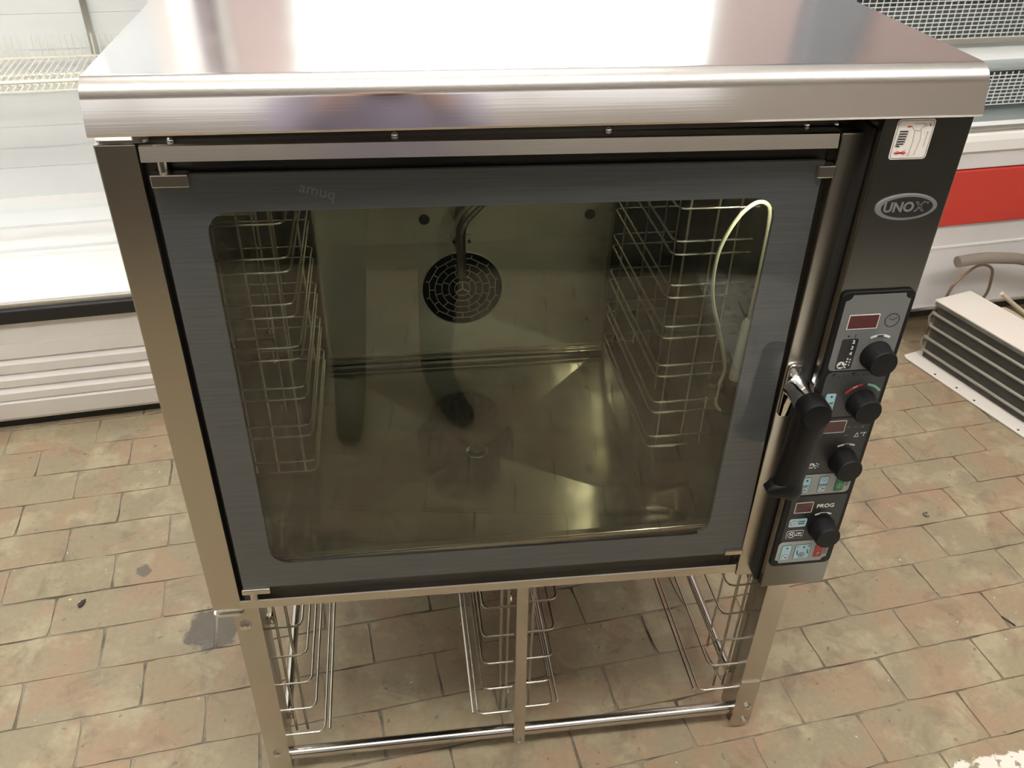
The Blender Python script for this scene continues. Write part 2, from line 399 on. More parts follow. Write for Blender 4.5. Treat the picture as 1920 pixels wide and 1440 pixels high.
# ------------------------------------------------------------------ the setting: floor of bricks, walls, ceiling
U0, U1, V0, V1, CEIL = -2.6, 3.9, -3.4, 2.3, 2.9
fl = MB().box(U0-0.1, U1+0.1, V0-0.1, V1+0.1, -0.08, -0.0022).build('floor', 'mortar', kind='structure')
fl.rotation_euler = (0, 0, TH)
fl['label'] = 'worn brick paving laid in running bond with dirty joints'; fl['category'] = 'floor'
ROW, LEN, GAP = 0.1023, 0.2125, 0.0030
def brick_mesh(k, L_=LEN-GAP, W_=ROW-GAP):
    rnd = random.Random(k)
    bm = bmesh.new()
    x, y = L_/2, W_/2
    top = []
    for (ax, ay), (bx_, by_), n in (((-x,-y),(x,-y),7), ((x,-y),(x,y),4), ((x,y),(-x,y),7), ((-x,y),(-x,-y),4)):
        d = rnd.uniform(-0.0010, 0.0010)
        for k_ in range(n):
            t = k_/n; o_ = (d+rnd.uniform(-0.0011, 0.0006)) if k_ else -0.0022*rnd.random()
            px_, py_ = ax+(bx_-ax)*t, ay+(by_-ay)*t
            if k_ == 0: px_ *= 1+o_/x; py_ *= 1+o_/y
            elif n == 7: py_ += math.copysign(o_, py_) if py_*o_ > 0 else (-o_ if py_ < 0 else o_)
            else: px_ += (-o_ if px_ < 0 else o_)
            top.append((px_, py_))
    m_ = len(top)
    vb = [bm.verts.new((a_,b_,-0.03)) for a_,b_ in top]; vt = [bm.verts.new((a_,b_,rnd.uniform(-0.0006,0.0002))) for a_,b_ in top]
    bm.faces.new(vt)
    for i in range(m_): bm.faces.new((vb[i],vb[(i+1)%m_],vt[(i+1)%m_],vt[i]))
    ed = [e for e in bm.edges if all(v.co.z > -0.01 for v in e.verts)]
    bmesh.ops.bevel(bm, geom=ed, offset=0.0014, segments=1, affect='EDGES', profile=0.5)
    me = bpy.data.meshes.new('brick'); bm.to_mesh(me); bm.free(); me.materials.append(M['brick'])
    return me
brick_meshes = [brick_mesh(k) for k in range(14)]
rest = MB()
row0 = int(math.floor((V0-0.0)/ROW))-1
for r_ in range(row0, int(V1/ROW)+2):
    vc = 0.0205+ROW*(r_+0.5)
    if vc < V0 or vc > V1: continue
    off = (1.178+0.1075*(r_-1)) % LEN        # head joints step by half a brick each row
    rr = random.Random(100+r_); off += rr.uniform(-0.012, 0.012)
    k = int(math.floor((U0-off)/LEN))
    while True:
        uc = off+LEN*(k+0.5); k += 1
        if uc > U1: break
        if uc < U0: continue
        inside = (-0.98 < uc < 2.32 and -0.36 < vc < 1.20)
        if inside:
            b = link('brick', brick_meshes[rr.randrange(14)], fl)
            b.location = (uc, vc, rr.uniform(-0.0008, 0.0004)); b.rotation_euler = (rr.uniform(-0.004,0.004), rr.uniform(-0.003,0.003), rr.uniform(-0.004,0.004)+(math.pi if rr.random() < 0.5 else 0))
        else:
            x0, x1, y0, y1 = uc-LEN/2+GAP/2, uc+LEN/2-GAP/2, vc-ROW/2+GAP/2, vc+ROW/2-GAP/2
            rest.add([(x0,y0,-0.01),(x1,y0,-0.01),(x1,y1,-0.01),(x0,y1,-0.01),(x0+.002,y0+.002,0),(x1-.002,y0+.002,0),(x1-.002,y1-.002,0),(x0+.002,y1-.002,0)],
                     [(4,5,6,7),(0,1,5,4),(1,2,6,5),(2,3,7,6),(3,0,4,7)])
rest.build('brick_field', 'brick', fl, kind='stuff')

def struct(name, mb, mat):
    o = mb.build(name, mat, kind='structure'); o.rotation_euler = (0, 0, TH); return o
WU0, WU1, WZ0, WZ1 = 0.20, 1.80, 1.02, 2.62     # window opening
bw = MB().box(U0, WU0, V1, V1+0.12, 0, CEIL).box(WU1, U1, V1, V1+0.12, 0, CEIL).box(WU0, WU1, V1, V1+0.12, 0, WZ0).box(WU0, WU1, V1, V1+0.12, WZ1, CEIL)
struct('wall_back', bw, 'wall')
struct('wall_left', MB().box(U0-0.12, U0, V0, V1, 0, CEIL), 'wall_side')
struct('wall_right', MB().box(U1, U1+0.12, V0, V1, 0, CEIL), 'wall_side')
SU0, SU1, SZ0, SZ1 = -2.2, 1.5, 1.62, 2.20      # shop front window behind the camera
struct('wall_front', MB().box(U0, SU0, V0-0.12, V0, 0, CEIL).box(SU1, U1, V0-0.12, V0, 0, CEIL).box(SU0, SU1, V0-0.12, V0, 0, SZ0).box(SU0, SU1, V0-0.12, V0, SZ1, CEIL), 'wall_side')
w2 = struct('window_2', MB().box(SU0, SU1, V0-0.08, V0-0.07, SZ0, SZ1), 'shopfront')
w2f = MB()
for k in range(5):
    a = SU0+(SU1-SU0-0.06)*k/4; w2f.box(a, a+0.06, V0-0.07, V0-0.02, SZ0, SZ1)
w2f.build('window_frame', 'fixture', w2)
struct('trim_1', MB().box(U0, U1, V0, V0+0.03, 0, 0.80), 'dark_added')  # unseen dark wall foot, added to darken what the steel mirrors
struct('trim_2', MB().box(2.12, 2.36, V1-0.10, V1, 0, CEIL), 'pilaster')
struct('trim_3', MB().box(-0.13, -0.03, V1-0.08, V1, 0, CEIL), 'mauve')
struct('trim_4', MB().tube([(0.0, V1-0.03, 0), (0.0, V1-0.03, CEIL)], 0.022, 14), 'fixture')
struct('ceiling', MB().box(U0-0.12, U1+0.12, V0-0.12, V1+0.12, CEIL, CEIL+0.1), 'ceiling')
wn = struct('window_1', MB().box(WU0, WU1, V1+0.05, V1+0.06, WZ0, WZ1), 'window')
wf = MB()
for a in (WU0, WU0+0.52, WU0+1.05, WU1-0.05): wf.box(a, a+0.05, V1+0.01, V1+0.05, WZ0, WZ1)
wf.box(WU0, WU1, V1+0.01, V1+0.05, WZ0, WZ0+0.05).box(WU0, WU1, V1+0.01, V1+0.05, WZ1-0.05, WZ1)
wf.build('window_frame', 'fixture', wn)

def ceiling_light(u, v, label, lu=1.25, lv=0.13):
    """hanging fluorescent batten: the diffuser shines down and up onto the ceiling"""
    e = room('ceiling_light', u, v, CEIL); tag(e, label, 'light', 'hanging ceiling lights')
    MB().box(-lu/2, lu/2, -lv/2, lv/2, -0.37, -0.30).build('diffuser', 'lamp', e)
    for sg in (-1, 1):
        MB().box(sg*lu/2, sg*(lu/2+0.04), -lv/2-.005, lv/2+.005, -0.375, -0.295).build('end_cap', 'fixture', e)
        MB().tube([(sg*lu*0.4, 0, -0.302), (sg*lu*0.4, 0, -0.001)], 0.004, 6).build('hanger', 'fixture', e)
for (u, v, nm) in ((0.4, 0.75, 'hanging ceiling light above the back of the oven'), (-1.1, -0.6, 'hanging ceiling light over the floor on the left behind the camera'),
                   (0.4, -0.8, 'hanging ceiling light just behind the camera'), (2.0, -0.8, 'hanging ceiling light over the floor on the right behind the camera')):
    ceiling_light(u, v, nm)

# unseen dark counter, added behind the camera so the upright steel mirrors darkness
cn = room('added_dark_counter', -2.3, -2.55)
tag(cn, 'unseen long dark counter added behind the camera to darken the mirroring steel', 'counter')
MB().box(0, 5.2, 0.03, 0.70, 0.08, 0.86).build('carcass', 'dark_added', cn)
MB().box(0.02, 5.18, 0.08, 0.64, 0.0, 0.08).build('plinth', 'case_black', cn)
MB().box(-0.02, 5.22, 0.0, 0.74, 0.86, 0.90).build('worktop', 'dark_added', cn, bevel=0.004)
for k in range(8): MB().box(0.01+0.648*k, 0.64+0.648*k, 0.70, 0.718, 0.10, 0.84).build('door_panel', 'dark_added', cn, bevel=0.003)

# ------------------------------------------------------------------ the oven
oven = empty('convection_oven', (0, 0, ZB))
tag(oven, 'stainless steel convection oven with wide glass door and black knobs', 'oven')
# outer shell
MB().box(0.030, 0.034, 0.03, 0.795, 0.0, 0.7195).build('side_panel', 'steel_v', oven)
MB().box(0.846, 0.850, -0.01, 0.795, 0.0, 0.7195).build('side_panel', 'steel_v', oven)
MB().box(0.030, 0.850, 0.7955, 0.7985, 0.0, 0.7195).build('rear_panel', 'steel_v', oven)
MB().box(0.034, 0.846, 0.03, 0.796, 0.0, 0.004).build('underside_plate', 'gap', oven)  # near-black colour put on the steel to stop bounce light below
# top cover with rolled front edge
prof = [(0.80, 0.664), (0.80, 0.7235)]
for k in range(15):
    a = R(90+78*k/14); prof.append((-0.023+0.022*math.cos(a), 0.7015+0.022*math.sin(a)))
prof += [(-0.0503, 0.6785), (-0.0490, 0.6760), (-0.0445, 0.6760), (-0.0415, 0.6900)]
prof += [(-0.023+0.019*math.cos(R(a)), 0.7015+0.019*math.sin(R(a))) for a in (175, 150, 120, 90)] + [(0.7985, 0.7205), (0.7985, 0.664)]
MB().prism_x(prof, 0.0140, 0.8635).build('top_cover', 'steel_top', oven, smooth=True)
# dark strip under the cover with its screws
MB().box(0.034, 0.766, 0.010, 0.030, 0.640, 0.718).build('front_strip', 'strip', oven)
for x in (0.069, 0.282, 0.498, 0.711, 0.744):
    MB().lathe([(0.0042, 0), (0.0042, 0.001), (0.0034, 0.0026), (0.0015, 0.0036)], (x, 0.010, 0.6515), (0, -1, 0), 12).build('screw', 'chrome', oven, smooth=True)
# black face behind the door
MB().box(0.034, 0.075, 0.022, 0.034, 0.01, 0.64).build('door_seal', 'gap', oven)
MB().box(0.715, 0.768, 0.022, 0.034, 0.01, 0.64).build('door_seal', 'gap', oven)
MB().box(0.762, 0.770, -0.030, 0.022, 0.0, 0.66).build('panel_gap_shade', 'gap', oven)  # solid dark strip that paints in the shade of the gap
# hinge plates
MB().prism_z(rrect(0.003, 0.052, -0.004, 0.028, 0.008, 4), 0.6545, 0.6575).build('hinge_plate', 'wire', oven)
MB().lathe([(0.006, 0), (0.006, 0.004)], (0.018, 0.010, 0.6508), (0, 0, 1), 12).build('hinge_pin', 'wire', oven)
MB().prism_z(rrect(0.000, 0.040, -0.004, 0.028, 0.008, 4), -0.0085, -0.0055).build('hinge_plate', 'wire', oven)

# ---- cooking chamber
CX0, CX1, CY0, CY1, CZ0, CZ1 = 0.030, 0.750, 0.045, 0.535, 0.065, 0.602
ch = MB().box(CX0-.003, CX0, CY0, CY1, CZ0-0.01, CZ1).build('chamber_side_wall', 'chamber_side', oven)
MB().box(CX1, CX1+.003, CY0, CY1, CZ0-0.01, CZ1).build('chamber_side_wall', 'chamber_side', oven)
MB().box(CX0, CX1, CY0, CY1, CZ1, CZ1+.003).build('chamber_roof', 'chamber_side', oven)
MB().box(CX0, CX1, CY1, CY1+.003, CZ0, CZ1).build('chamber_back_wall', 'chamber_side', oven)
cl_ = MB().lathe([(0.030, 0), (0.030, 0.004), (0.024, 0.007)], (CX1, 0.075, 0.560), (-1, 0, 0), 24).build('lamp_rim', 'wire', oven, smooth=True)
MB().lathe([(0.023, 0.0), (0.021, 0.004), (0.002, 0.008)], (CX1-0.007, 0.075, 0.560), (-1, 0, 0), 10).build('lamp_lens', 'oven_lamp', cl_, smooth=True)
# floor basin: four shallow triangles falling to the drain
dr = (0.389, 0.250, 0.044)
fx0, fx1, fy0, fy1 = CX0, CX1, CY0, CY1
c4 = [(fx0, fy0, CZ0), (fx1, fy0, CZ0), (fx1, fy1, CZ0), (fx0, fy1, CZ0)]
cb = [(0.080, 0.030, CZ0), (0.705, 0.030, CZ0), (0.652, 0.505, CZ0), (0.142, 0.505, CZ0)]
mbf = MB()
def tri_drop(a, b):
    mbf.add([a, b, dr], [(0, 1, 2)])
for i in range(4): tri_drop(cb[i], cb[(i+1) % 4])
mbf.add([cb[0], (CX0, .030, CZ0), (CX0, CY1, CZ0), cb[3]], [(0, 1, 2, 3)])
mbf.add([cb[1], cb[2], (CX1, CY1, CZ0), (CX1, .030, CZ0)], [(0, 1, 2, 3)])
mbf.add([cb[3], cb[2], (cb[2][0], CY1, CZ0), (cb[3][0], CY1, CZ0)], [(0, 1, 2, 3)])
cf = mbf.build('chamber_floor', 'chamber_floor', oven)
MB().lathe([(0.020, 0), (0.018, 0.002), (0.012, 0.001), (0.011, -0.004)], dr, (0, 0, 1), 20).build('drain_ring', 'chrome', cf, smooth=True)
MB().lathe([(0.009, 0), (0.010, 0.006), (0.006, 0.009)], (dr[0]-0.003, dr[1]+0.004, dr[2]), (0, 0, 1), 14).build('drain_plug', 'rubber', cf, smooth=True)
MB().box(0.070, 0.718, 0.022, 0.034, 0.050, CZ0+0.0015).build('chamber_sill', 'steel_bar', oven, bevel=0.0015)
MB().box(0.070, 0.718, 0.022, 0.045, CZ1-0.004, 0.640).build('chamber_lintel', 'strip', oven)

# fan baffle with a round intake
YB = 0.49
FC = (0.3878, 0.2127); FR = 0.0708
def baffle_y(z): return YB if z < 0.302 else YB-(z-0.302)*0.07
bm = bmesh.new()
def loop(pts):
    vs = [bm.verts.new(p) for p in pts]
    return [bm.edges.new((vs[i], vs[(i+1) % len(vs)])) for i in range(len(vs))]
e_out = loop([(0.146, YB, 0.084), (0.648, YB, 0.084), (0.648, YB, 0.302), (0.146, YB, 0.302)])
e_in = loop([(FC[0]+FR*math.cos(2*math.pi*k/48), YB, FC[1]+FR*math.sin(2*math.pi*k/48)) for k in range(48)])
bmesh.ops.triangle_fill(bm, use_beauty=True, edges=e_out+e_in)
# remove triangles that fill the hole
for f in list(bm.faces):
    c = f.calc_center_median()
    if (c.x-FC[0])**2+(c.z-FC[1])**2 < (FR*0.93)**2: bm.faces.remove(f)
q = [bm.verts.new(p) for p in ((0.146, YB, 0.302), (0.648, YB, 0.302), (0.648, baffle_y(0.60), 0.60), (0.146, baffle_y(0.60), 0.60))]
bm.faces.new(q)
q = [bm.verts.new(p) for p in ((0.146, YB, 0.084), (0.648, YB, 0.084), (0.648, YB+0.004, 0.066), (0.146, YB+0.004, 0.066))]; bm.faces.new(q)
bmesh.ops.recalc_face_normals(bm, faces=bm.faces)
for f in bm.faces:
    if f.normal.y > 0.5: f.normal_flip()
me = bpy.data.meshes.new('fan_baffle'); bm.to_mesh(me); bm.free(); me.materials.append(M['chamber'])
baf = link('fan_baffle', me, oven)
sol = baf.modifiers.new('sheet', 'SOLIDIFY'); sol.thickness = 0.0015; sol.offset = -1
MB().box(0.144, 0.1475, YB-0.003, YB+0.04, 0.075, 0.60).build('baffle_edge', 'chamber_side', baf)
MB().box(0.6465, 0.650, YB-0.003, YB+0.04, 0.075, 0.60).build('baffle_edge', 'chamber_side', baf)
for z_ in (0.0835, 0.0735): MB().box(0.148, 0.646, YB-0.0035, YB, z_, z_+0.0018).build('baffle_lip', 'wire_dull', baf)
MB().lathe([(FR+0.001, 0), (FR+0.001, 0.03), (0.02, 0.034)], (FC[0], YB+0.002, FC[1]), (0, 1, 0), 40).build('fan_cavity', 'hole', baf)  # shade of the hole put into the colour, black even under the chamber lamp
g = MB()
def ring(r, wd, n=48, a0=0, a1=360):
    for k in range(n):
        b0, b1 = R(a0+(a1-a0)*k/n), R(a0+(a1-a0)*(k+1)/n)
        pts = [(FC[0]+rr*math.cos(a), FC[1]+rr*math.sin(a)) for rr, a in ((r-wd/2, b0), (r+wd/2, b0), (r+wd/2, b1), (r-wd/2, b1))]
        g.prism_y(pts, YB-0.0012, YB+0.0004)
def spoke(r0, r1, ang, wd=0.0011):
    a = R(ang); dx, dz = math.cos(a), math.sin(a); nx, nz = -dz*wd/2, dx*wd/2
    g.prism_y([(FC[0]+dx*r0-nx, FC[1]+dz*r0-nz), (FC[0]+dx*r1-nx, FC[1]+dz*r1-nz), (FC[0]+dx*r1+nx, FC[1]+dz*r1+nz), (FC[0]+dx*r0+nx, FC[1]+dz*r0+nz)], YB-0.0012, YB+0.0004)
ring(0.0593, 0.0012, 12, 15, 375); ring(0.0475, 0.0011); ring(0.0357, 0.0011); ring(0.0237, 0.0011, 36); ring(0.0136, 0.0011, 30); ring(FR-0.0008, 0.0016, 60)
for k in range(12):
    spoke(0.0593, FR-0.006, 15+30*k); spoke(0.0475, 0.0580, 30*k)
for k in range(12): spoke(0.0357, 0.0475, 15+30*k) if k % 2 else spoke(0.0357, 0.0475, 30*k+12)
for k in range(8): spoke(0.0237, 0.0357, 22+45*k)
for k in range(4): spoke(0.0136, 0.0237, 45+90*k)
for k in range(3): spoke(0.0, 0.0136, 90+120*k, 0.002)
g.build('fan_grille', 'grille', baf)
for x, z in ((0.326, 0.346), (0.603, 0.345)):
    MB().lathe([(0.009, 0), (0.009, 0.001), (0.003, 0.001)], (x, baffle_y(z)-0.001, z), (0, -1, 0), 16).build('bolt_hole', 'rubber', baf)
MB().lathe([(0.0035, 0), (0.003, 0.002)], (0.613, YB-0.001, 0.138), (0, -1, 0), 12).build('bolt_hole', 'rubber', baf)
# steam pipe in front of the fan
pth = [(0.384, 0.462, 0.252), (0.384, 0.462, 0.30), (0.384, 0.462, 0.326), (0.385, 0.461, 0.340), (0.389, 0.458, 0.352), (0.396, 0.455, 0.364), (0.410, 0.450, 0.380), (0.44, 0.440, 0.420), (0.47, 0.43, 0.46), (0.48, 0.425, 0.52), (0.48, 0.425, 0.60)]
sp_ = MB().tube(pth, 0.0082, 14).build('steam_pipe', 'steel_panel', oven, smooth=True)
MB().prism_y(rrect(0.368, 0.405, 0.296, 0.314, 0.004, 3), 0.484, 0.487).build('pipe_bracket', 'wire', sp_)
for x in (0.374, 0.3995): MB().lathe([(0.003, 0), (0.003, 0.002)], (x, 0.484, 0.305), (0, -1, 0), 10).build('bracket_screw', 'rubber', sp_)

# side racks: seven levels of paired runners on upright wires
def side_rack(xr, sgn):
    ups = MB()
    for dx in (0.017, 0.055, 0.085):
        for yy in (0.156, 0.30, 0.444):
            if yy == 0.30 and dx != 0.055: continue
            ups.tube([(xr+sgn*dx, yy, 0.110), (xr+sgn*dx, yy, 0.560)], 0.0016, 7)
    for zz in (0.25, 0.45):
        ups.tube([(xr+sgn*0.055, 0.30, zz), (xr+sgn*0.109, 0.30, zz)], 0.004, 8)
    rk = ups.build('chamber_rack', 'wire_dull', oven, smooth=True)
    for k in range(7):
        for dz in (0.0, 0.019):
            z = 0.112+0.0645*k+dz; xo = xr+sgn*(0.068 if (k == 0 and dz == 0) else 0.106)
            p = [(xo, 0.150, z), (xr+sgn*0.012, 0.150, z), (xr+sgn*0.004, 0.152, z), (xr, 0.160, z), (xr, 0.440, z), (xr+sgn*0.004, 0.448, z), (xr+sgn*0.012, 0.450, z), (xo, 0.450, z)]
            MB().tube(p, 0.0017, 8).build('runner', 'wire', rk, smooth=True)
side_rack(0.636, 1); side_rack(0.145, -1)

# ---- door, hung on the left and standing slightly ajar
door = MB().box(0.004, 0.690, 0.012, 0.020, 0.585, 0.632).box(0.004, 0.690, 0.012, 0.020, 0.012, 0.040).box(-0.002, 0.010, 0.010, 0.020, 0.012, 0.64).box(0.690, 0.698, 0.010, 0.020, 0.012, 0.64).build('door', 'strip', oven)
door.location = (0.0445, 0, 0); door.rotation_euler = (0, 0, R(-1.1))
MB().box(-0.0445, -0.0060, 0.0, 0.018, 0.0, 0.652).build('hinge_stile', 'steel_v', door, bevel=0.0015)
MB().prism_x([(-0.0012, 0.6345), (0.018, 0.6345), (0.018, 0.6505), (0.0030, 0.6505), (0.0012, 0.6492)], -0.0040, 0.6935).build('top_rail', 'steel_h', door)
MB().box(0.6955, 0.7345, -0.001, 0.018, -0.0065, 0.6505).build('handle_stile', 'steel_v', door, bevel=0.0015)
MB().prism_x([(0.0, 0.0), (0.022, 0.0), (0.022, 0.0155), (0.0015, 0.0150), (0.0, 0.0135)], -0.0068, 0.6935).build('bottom_rail', 'steel_bar', door)
# the glass: enamelled border and clear window
gi = rrect(0.0455, 0.6395, 0.0845, 0.5815, 0.024, 8)
n_ = len(gi)
def outer_for(inner, x0, x1b, x1t, z0, z1):
    out = []
    per = len(inner)//4
    for q_ in range(4):
        for k in range(per):
            t = k/(per-1)
            if q_ == 0: p = (x0, z0+(0.03)*(1-t)) if t < .5 else (x0+0.03*(t-.5)*2, z0)
            elif q_ == 1: p = (x1b-0.03*(.5-t)*2, z0) if t < .5 else (x1b, z0+0.03*(t-.5)*2)
            elif q_ == 2: p = (x1t, z1-0.03*(.5-t)*2) if t < .5 else (x1t-0.03*(t-.5)*2, z1)
            else: p = (x0+0.03*(.5-t)*2, z1) if t < .5 else (x0, z1-0.03*(t-.5)*2)
            out.append(p)
    return out
go = outer_for(gi, 0.0020, 0.6945, 0.6835, 0.0415, 0.6215)
frame_y(go, gi, -0.001, 0.004).build('glass_border', 'enamel', door)
MB().prism_y(gi, -0.001, 0.004).build('door_window', 'glass', door)
MB().prism_y(rrect(0.020, 0.668, 0.060, 0.603, 0.01, 3), 0.026, 0.029).build('inner_pane', 'glass_in', door)
def clip(x0, x1, z0, z1, pin=None):
    c_ = MB().box(x0, x1, -0.0065, 0.006, z0, z1).build('glass_clip', 'steel_bar', door, bevel=0.0012)
    if pin: MB().lathe([(0.0056, 0), (0.0056, abs(pin[1]-pin[0]))], (x0+0.0125, 0.003, pin[0]), (0, 0, 1), 14).build('clip_pin', 'steel_bar', door, smooth=True)
clip(0.0020, 0.0375, 0.6105, 0.6235, (0.6235, 0.635)); clip(0.0000, 0.0375, 0.0335, 0.0425, (0.0155, 0.0335))
clip(0.6755, 0.6950, 0.604, 0.6175); clip(0.6690, 0.6950, 0.0430, 0.0520)
text('glass_stamp', 'amuq', 0.0165, 0.158, 0.6015, -0.0012, door, 'stamp', rot=R(-16), depth=0.0001)
# handle
hb = MB().prism_y(rrect(0.6965, 0.7335, 0.287, 0.366, 0.008, 4), -0.007, -0.001).build('handle_plate', 'chrome', door, bevel=0.002, smooth=True)
MB().lathe([(0.0185, 0.0), (0.0165, 0.006), (0.0165, 0.022), (0.0178, 0.034), (0.0180, 0.041)], (0.7145, -0.006, 0.333), (-0.05, -1, 0.05), 32).build('handle_neck', 'chrome', door, smooth=True)
gp = MB()
secs = []
# the grip's round head sits on the neck, the arm hangs from it: (z, x centre, half width, y front, y back)
gp.lathe([(0.0184, 0.0), (0.0190, 0.002), (0.0188, 0.022), (0.0165, 0.0265), (0.006, 0.0275)], (0.7123, -0.0468, 0.335), (-0.05, -1, 0.05), 32)
for z, xc, hw, yf, yb in ((0.340, 0.7115, 0.0180, -0.072, -0.050), (0.322, 0.7100, 0.0185, -0.0735, -0.051),
                          (0.300, 0.7080, 0.0180, -0.0725, -0.052), (0.275, 0.7060, 0.0176, -0.071, -0.053), (0.250, 0.7040, 0.0178, -0.070, -0.053), (0.228, 0.7022, 0.0182, -0.070, -0.052), (0.221, 0.7000, 0.0210, -0.071, -0.051),
                          (0.214, 0.6975, 0.0240, -0.073, -0.050), (0.207, 0.6990, 0.0225, -0.072, -0.050), (0.2015, 0.7020, 0.0180, -0.069, -0.052)):
    secs.append([(xc+hw*sx_, (yf+yb)/2+(yf-yb)/2*sy_, z+(0.006*(sx_ < 0) if z < 0.222 else 0)) for sx_, sy_ in ((-1,-.55),(-.75,-.95),(-.3,-1),(.3,-1),(.75,-.95),(1,-.55),(1,.5),(.75,.9),(.3,1),(-.3,1),(-.75,.9),(-1,.5))])
gn = len(gp.v)
gp.v += [p for s_ in secs for p in s_]
k12 = 12
for i in range(len(secs)-1):
    for j in range(k12): gp.f.append(tuple(gn+q_ for q_ in (i*k12+j, i*k12+(j+1) % k12, (i+1)*k12+(j+1) % k12, (i+1)*k12+j)))
gp.f.append(tuple(gn+j for j in range(k12))); gp.f.append(tuple(gn+(len(secs)-1)*k12+j for j in range(k12)))
gp.build('handle_grip', 'black', door, smooth=True)

# ---- control panel
YP = -0.044
panel = MB().box(0.7655, 0.8600, YP, 0.0, -0.0015, 0.684).build('control_panel', 'steel_panel', oven, bevel=0.0015)
def pad(name, x0, x1, z0, z1, mat, lvl, r=0.0015, parent=panel, t=0.0003):
    return MB().prism_y(rrect(x0, x1, z0, z1, r, 4), YP-lvl-t, YP-lvl).build(name, mat, parent)
MB().prism_y(rrect(0.7672, 0.8570, 0.0435, 0.4800, 0.009, 6), YP-0.0040, YP+0.001).build('bezel', 'black', panel, bevel=0.0012)
O1 = 0.0040
def notched(x0, x1, z0, z1, n=0.0075, corners='tl tr'):
    pts = []
    def arc(cx, cz, a0, a1):
        for k in range(6):
            a = R(a0+(a1-a0)*k/5); pts.append((cx+n*math.cos(a), cz+n*math.sin(a)))
    c_ = corners.split()
    arc(x0, z0, 90, 0) if 'bl' in c_ else (arc(x0+n, z0+n, 180, 270))
    arc(x1, z0, 180, 90) if 'br' in c_ else (arc(x1-n, z0+n, 270, 360))
    arc(x1, z1, 270, 180) if 'tr' in c_ else (arc(x1-n, z1-n, 0, 90))
    arc(x0, z1, 360, 270) if 'tl' in c_ else (arc(x0+n, z1-n, 90, 180))
    return pts
def sheet(name, pts, mat, lvl=O1, t=0.0004): return MB().prism_y(pts, YP-lvl-t, YP-lvl).build(name, mat, panel)
sheet('timer_overlay', notched(0.7735, 0.8515, 0.3745, 0.4765), 'overlay_grey')
sheet('mode_overlay', notched(0.7745, 0.8515, 0.3045, 0.3725, 0.008, ''), 'overlay_dark')
sheet('core_overlay', notched(0.7745, 0.8515, 0.2135, 0.3025, 0.004, ''), 'overlay_black')
sheet('button_strip', notched(0.7740, 0.8500, 0.1770, 0.2115, 0.0065, ''), 'overlay_pale')
sheet('program_overlay', notched(0.7745, 0.8515, 0.0920, 0.1740, 0.004, ''), 'overlay_black')
sheet('button_strip', notched(0.7735, 0.8485, 0.0500, 0.0905, 0.0065, 'bl br'), 'overlay_pale')
O2 = O1+0.0004
def display(x0, x1, z0, z1):
    f = frame_y(rrect(x0-.0009, x1+.0009, z0-.0009, z1+.0009, 0.0008, 2), rrect(x0, x1, z0, z1, 0.0004, 2), YP-O2-0.0004, YP-O2).build('display_rim', 'white', panel)
    pad('display', x0, x1, z0, z1, 'display', O2, 0.0004)
display(0.7835, 0.8190, 0.4325, 0.4500); display(0.7830, 0.8178, 0.2805, 0.2975); display(0.7828, 0.8058, 0.1455, 0.1625)
# clock symbol
def ring_y(x, z, r, wd, n=24, a0=0, a1=360, y=None):
    y = YP-O2 if y is None else y; mb = MB()
    for k in range(n):
        b0, b1 = R(a0+(a1-a0)*k/n), R(a0+(a1-a0)*(k+1)/n)
        mb.prism_y([(x+rr*math.cos(a), z+rr*math.sin(a)) for rr, a in ((r-wd/2, b0), (r+wd/2, b0), (r+wd/2, b1), (r-wd/2, b1))], y-0.0003, y)
    return mb
def bar(mb, x0, z0, x1, z1, wd, y=None):
    y = YP-O2 if y is None else y; d = Vector((x1-x0, z1-z0)).normalized(); nx, nz = -d.y*wd/2, d.x*wd/2
    return mb.prism_y([(x0-nx, z0-nz), (x1-nx, z1-nz), (x1+nx, z1+nz), (x0+nx, z0+nz)], y-0.0003, y)
ck = ring_y(0.8365, 0.4415, 0.0088, 0.0006)
bar(ck, 0.8365, 0.4415, 0.8420, 0.4450, 0.0006); bar(ck, 0.8365, 0.4415, 0.8328, 0.4440, 0.0007)
for k in range(12): a = R(30*k); bar(ck, 0.8365+.0072*math.cos(a), 0.4415+.0072*math.sin(a), 0.8365+.0080*math.cos(a), 0.4415+.0080*math.sin(a), 0.0004)
ck.build('clock_symbol', 'ink', panel)
def dot(name, x, z, r, mat, lvl=O2): return MB().lathe([(r, 0), (r, 0.0003)], (x, YP-lvl, z), (0, -1, 0), 14).build(name, mat, panel)
dot('lamp_dot', 0.7885, 0.4224, 0.0014, 'ink'); text('digit', '1', 0.0065, 0.7967, 0.4223, YP-O2-.0002, panel, 'ink', fat=0.0001)
pad('step_block', 0.7820, 0.8022, 0.3768, 0.4188, 'ink', O2, 0.0025)
O3 = O2+0.0003
for d_, z in (('2', 0.4143), ('3', 0.4063), ('4', 0.3982)): text('digit', d_, 0.0065, 0.7967, z, YP-O3-.0002, panel, 'white', fat=0.0001)
for (x, z) in ((0.7950, 0.3910), (0.7947, 0.3872), (0.7945, 0.3832), (0.7943, 0.3792)): dot('lamp_dot', x, z, 0.0011, 'white', O3)
for k, z in enumerate((0.3900, 0.3862, 0.3822)): bar(MB(), 0.7978, z, 0.7990, z, 0.0018, YP-O3).build('step_mark', 'white', panel)
def dish(x, z, r, lvl):
    dot('round_symbol', x, z, r, 'white', lvl)
    mk = MB(); y = YP-lvl-0.0003
    bar(mk, x-r*.65, z-r*.25, x+r*.65, z-r*.25, r*.45, y); bar(mk, x, z-r*.1, x, z+r*.7, r*.16, y); bar(mk, x-r*.3, z+r*.2, x+r*.3, z+r*.2, r*.14, y)
    mk.build('symbol_mark', 'ink', panel)
dish(0.7884, 0.3825, 0.0050, O3)
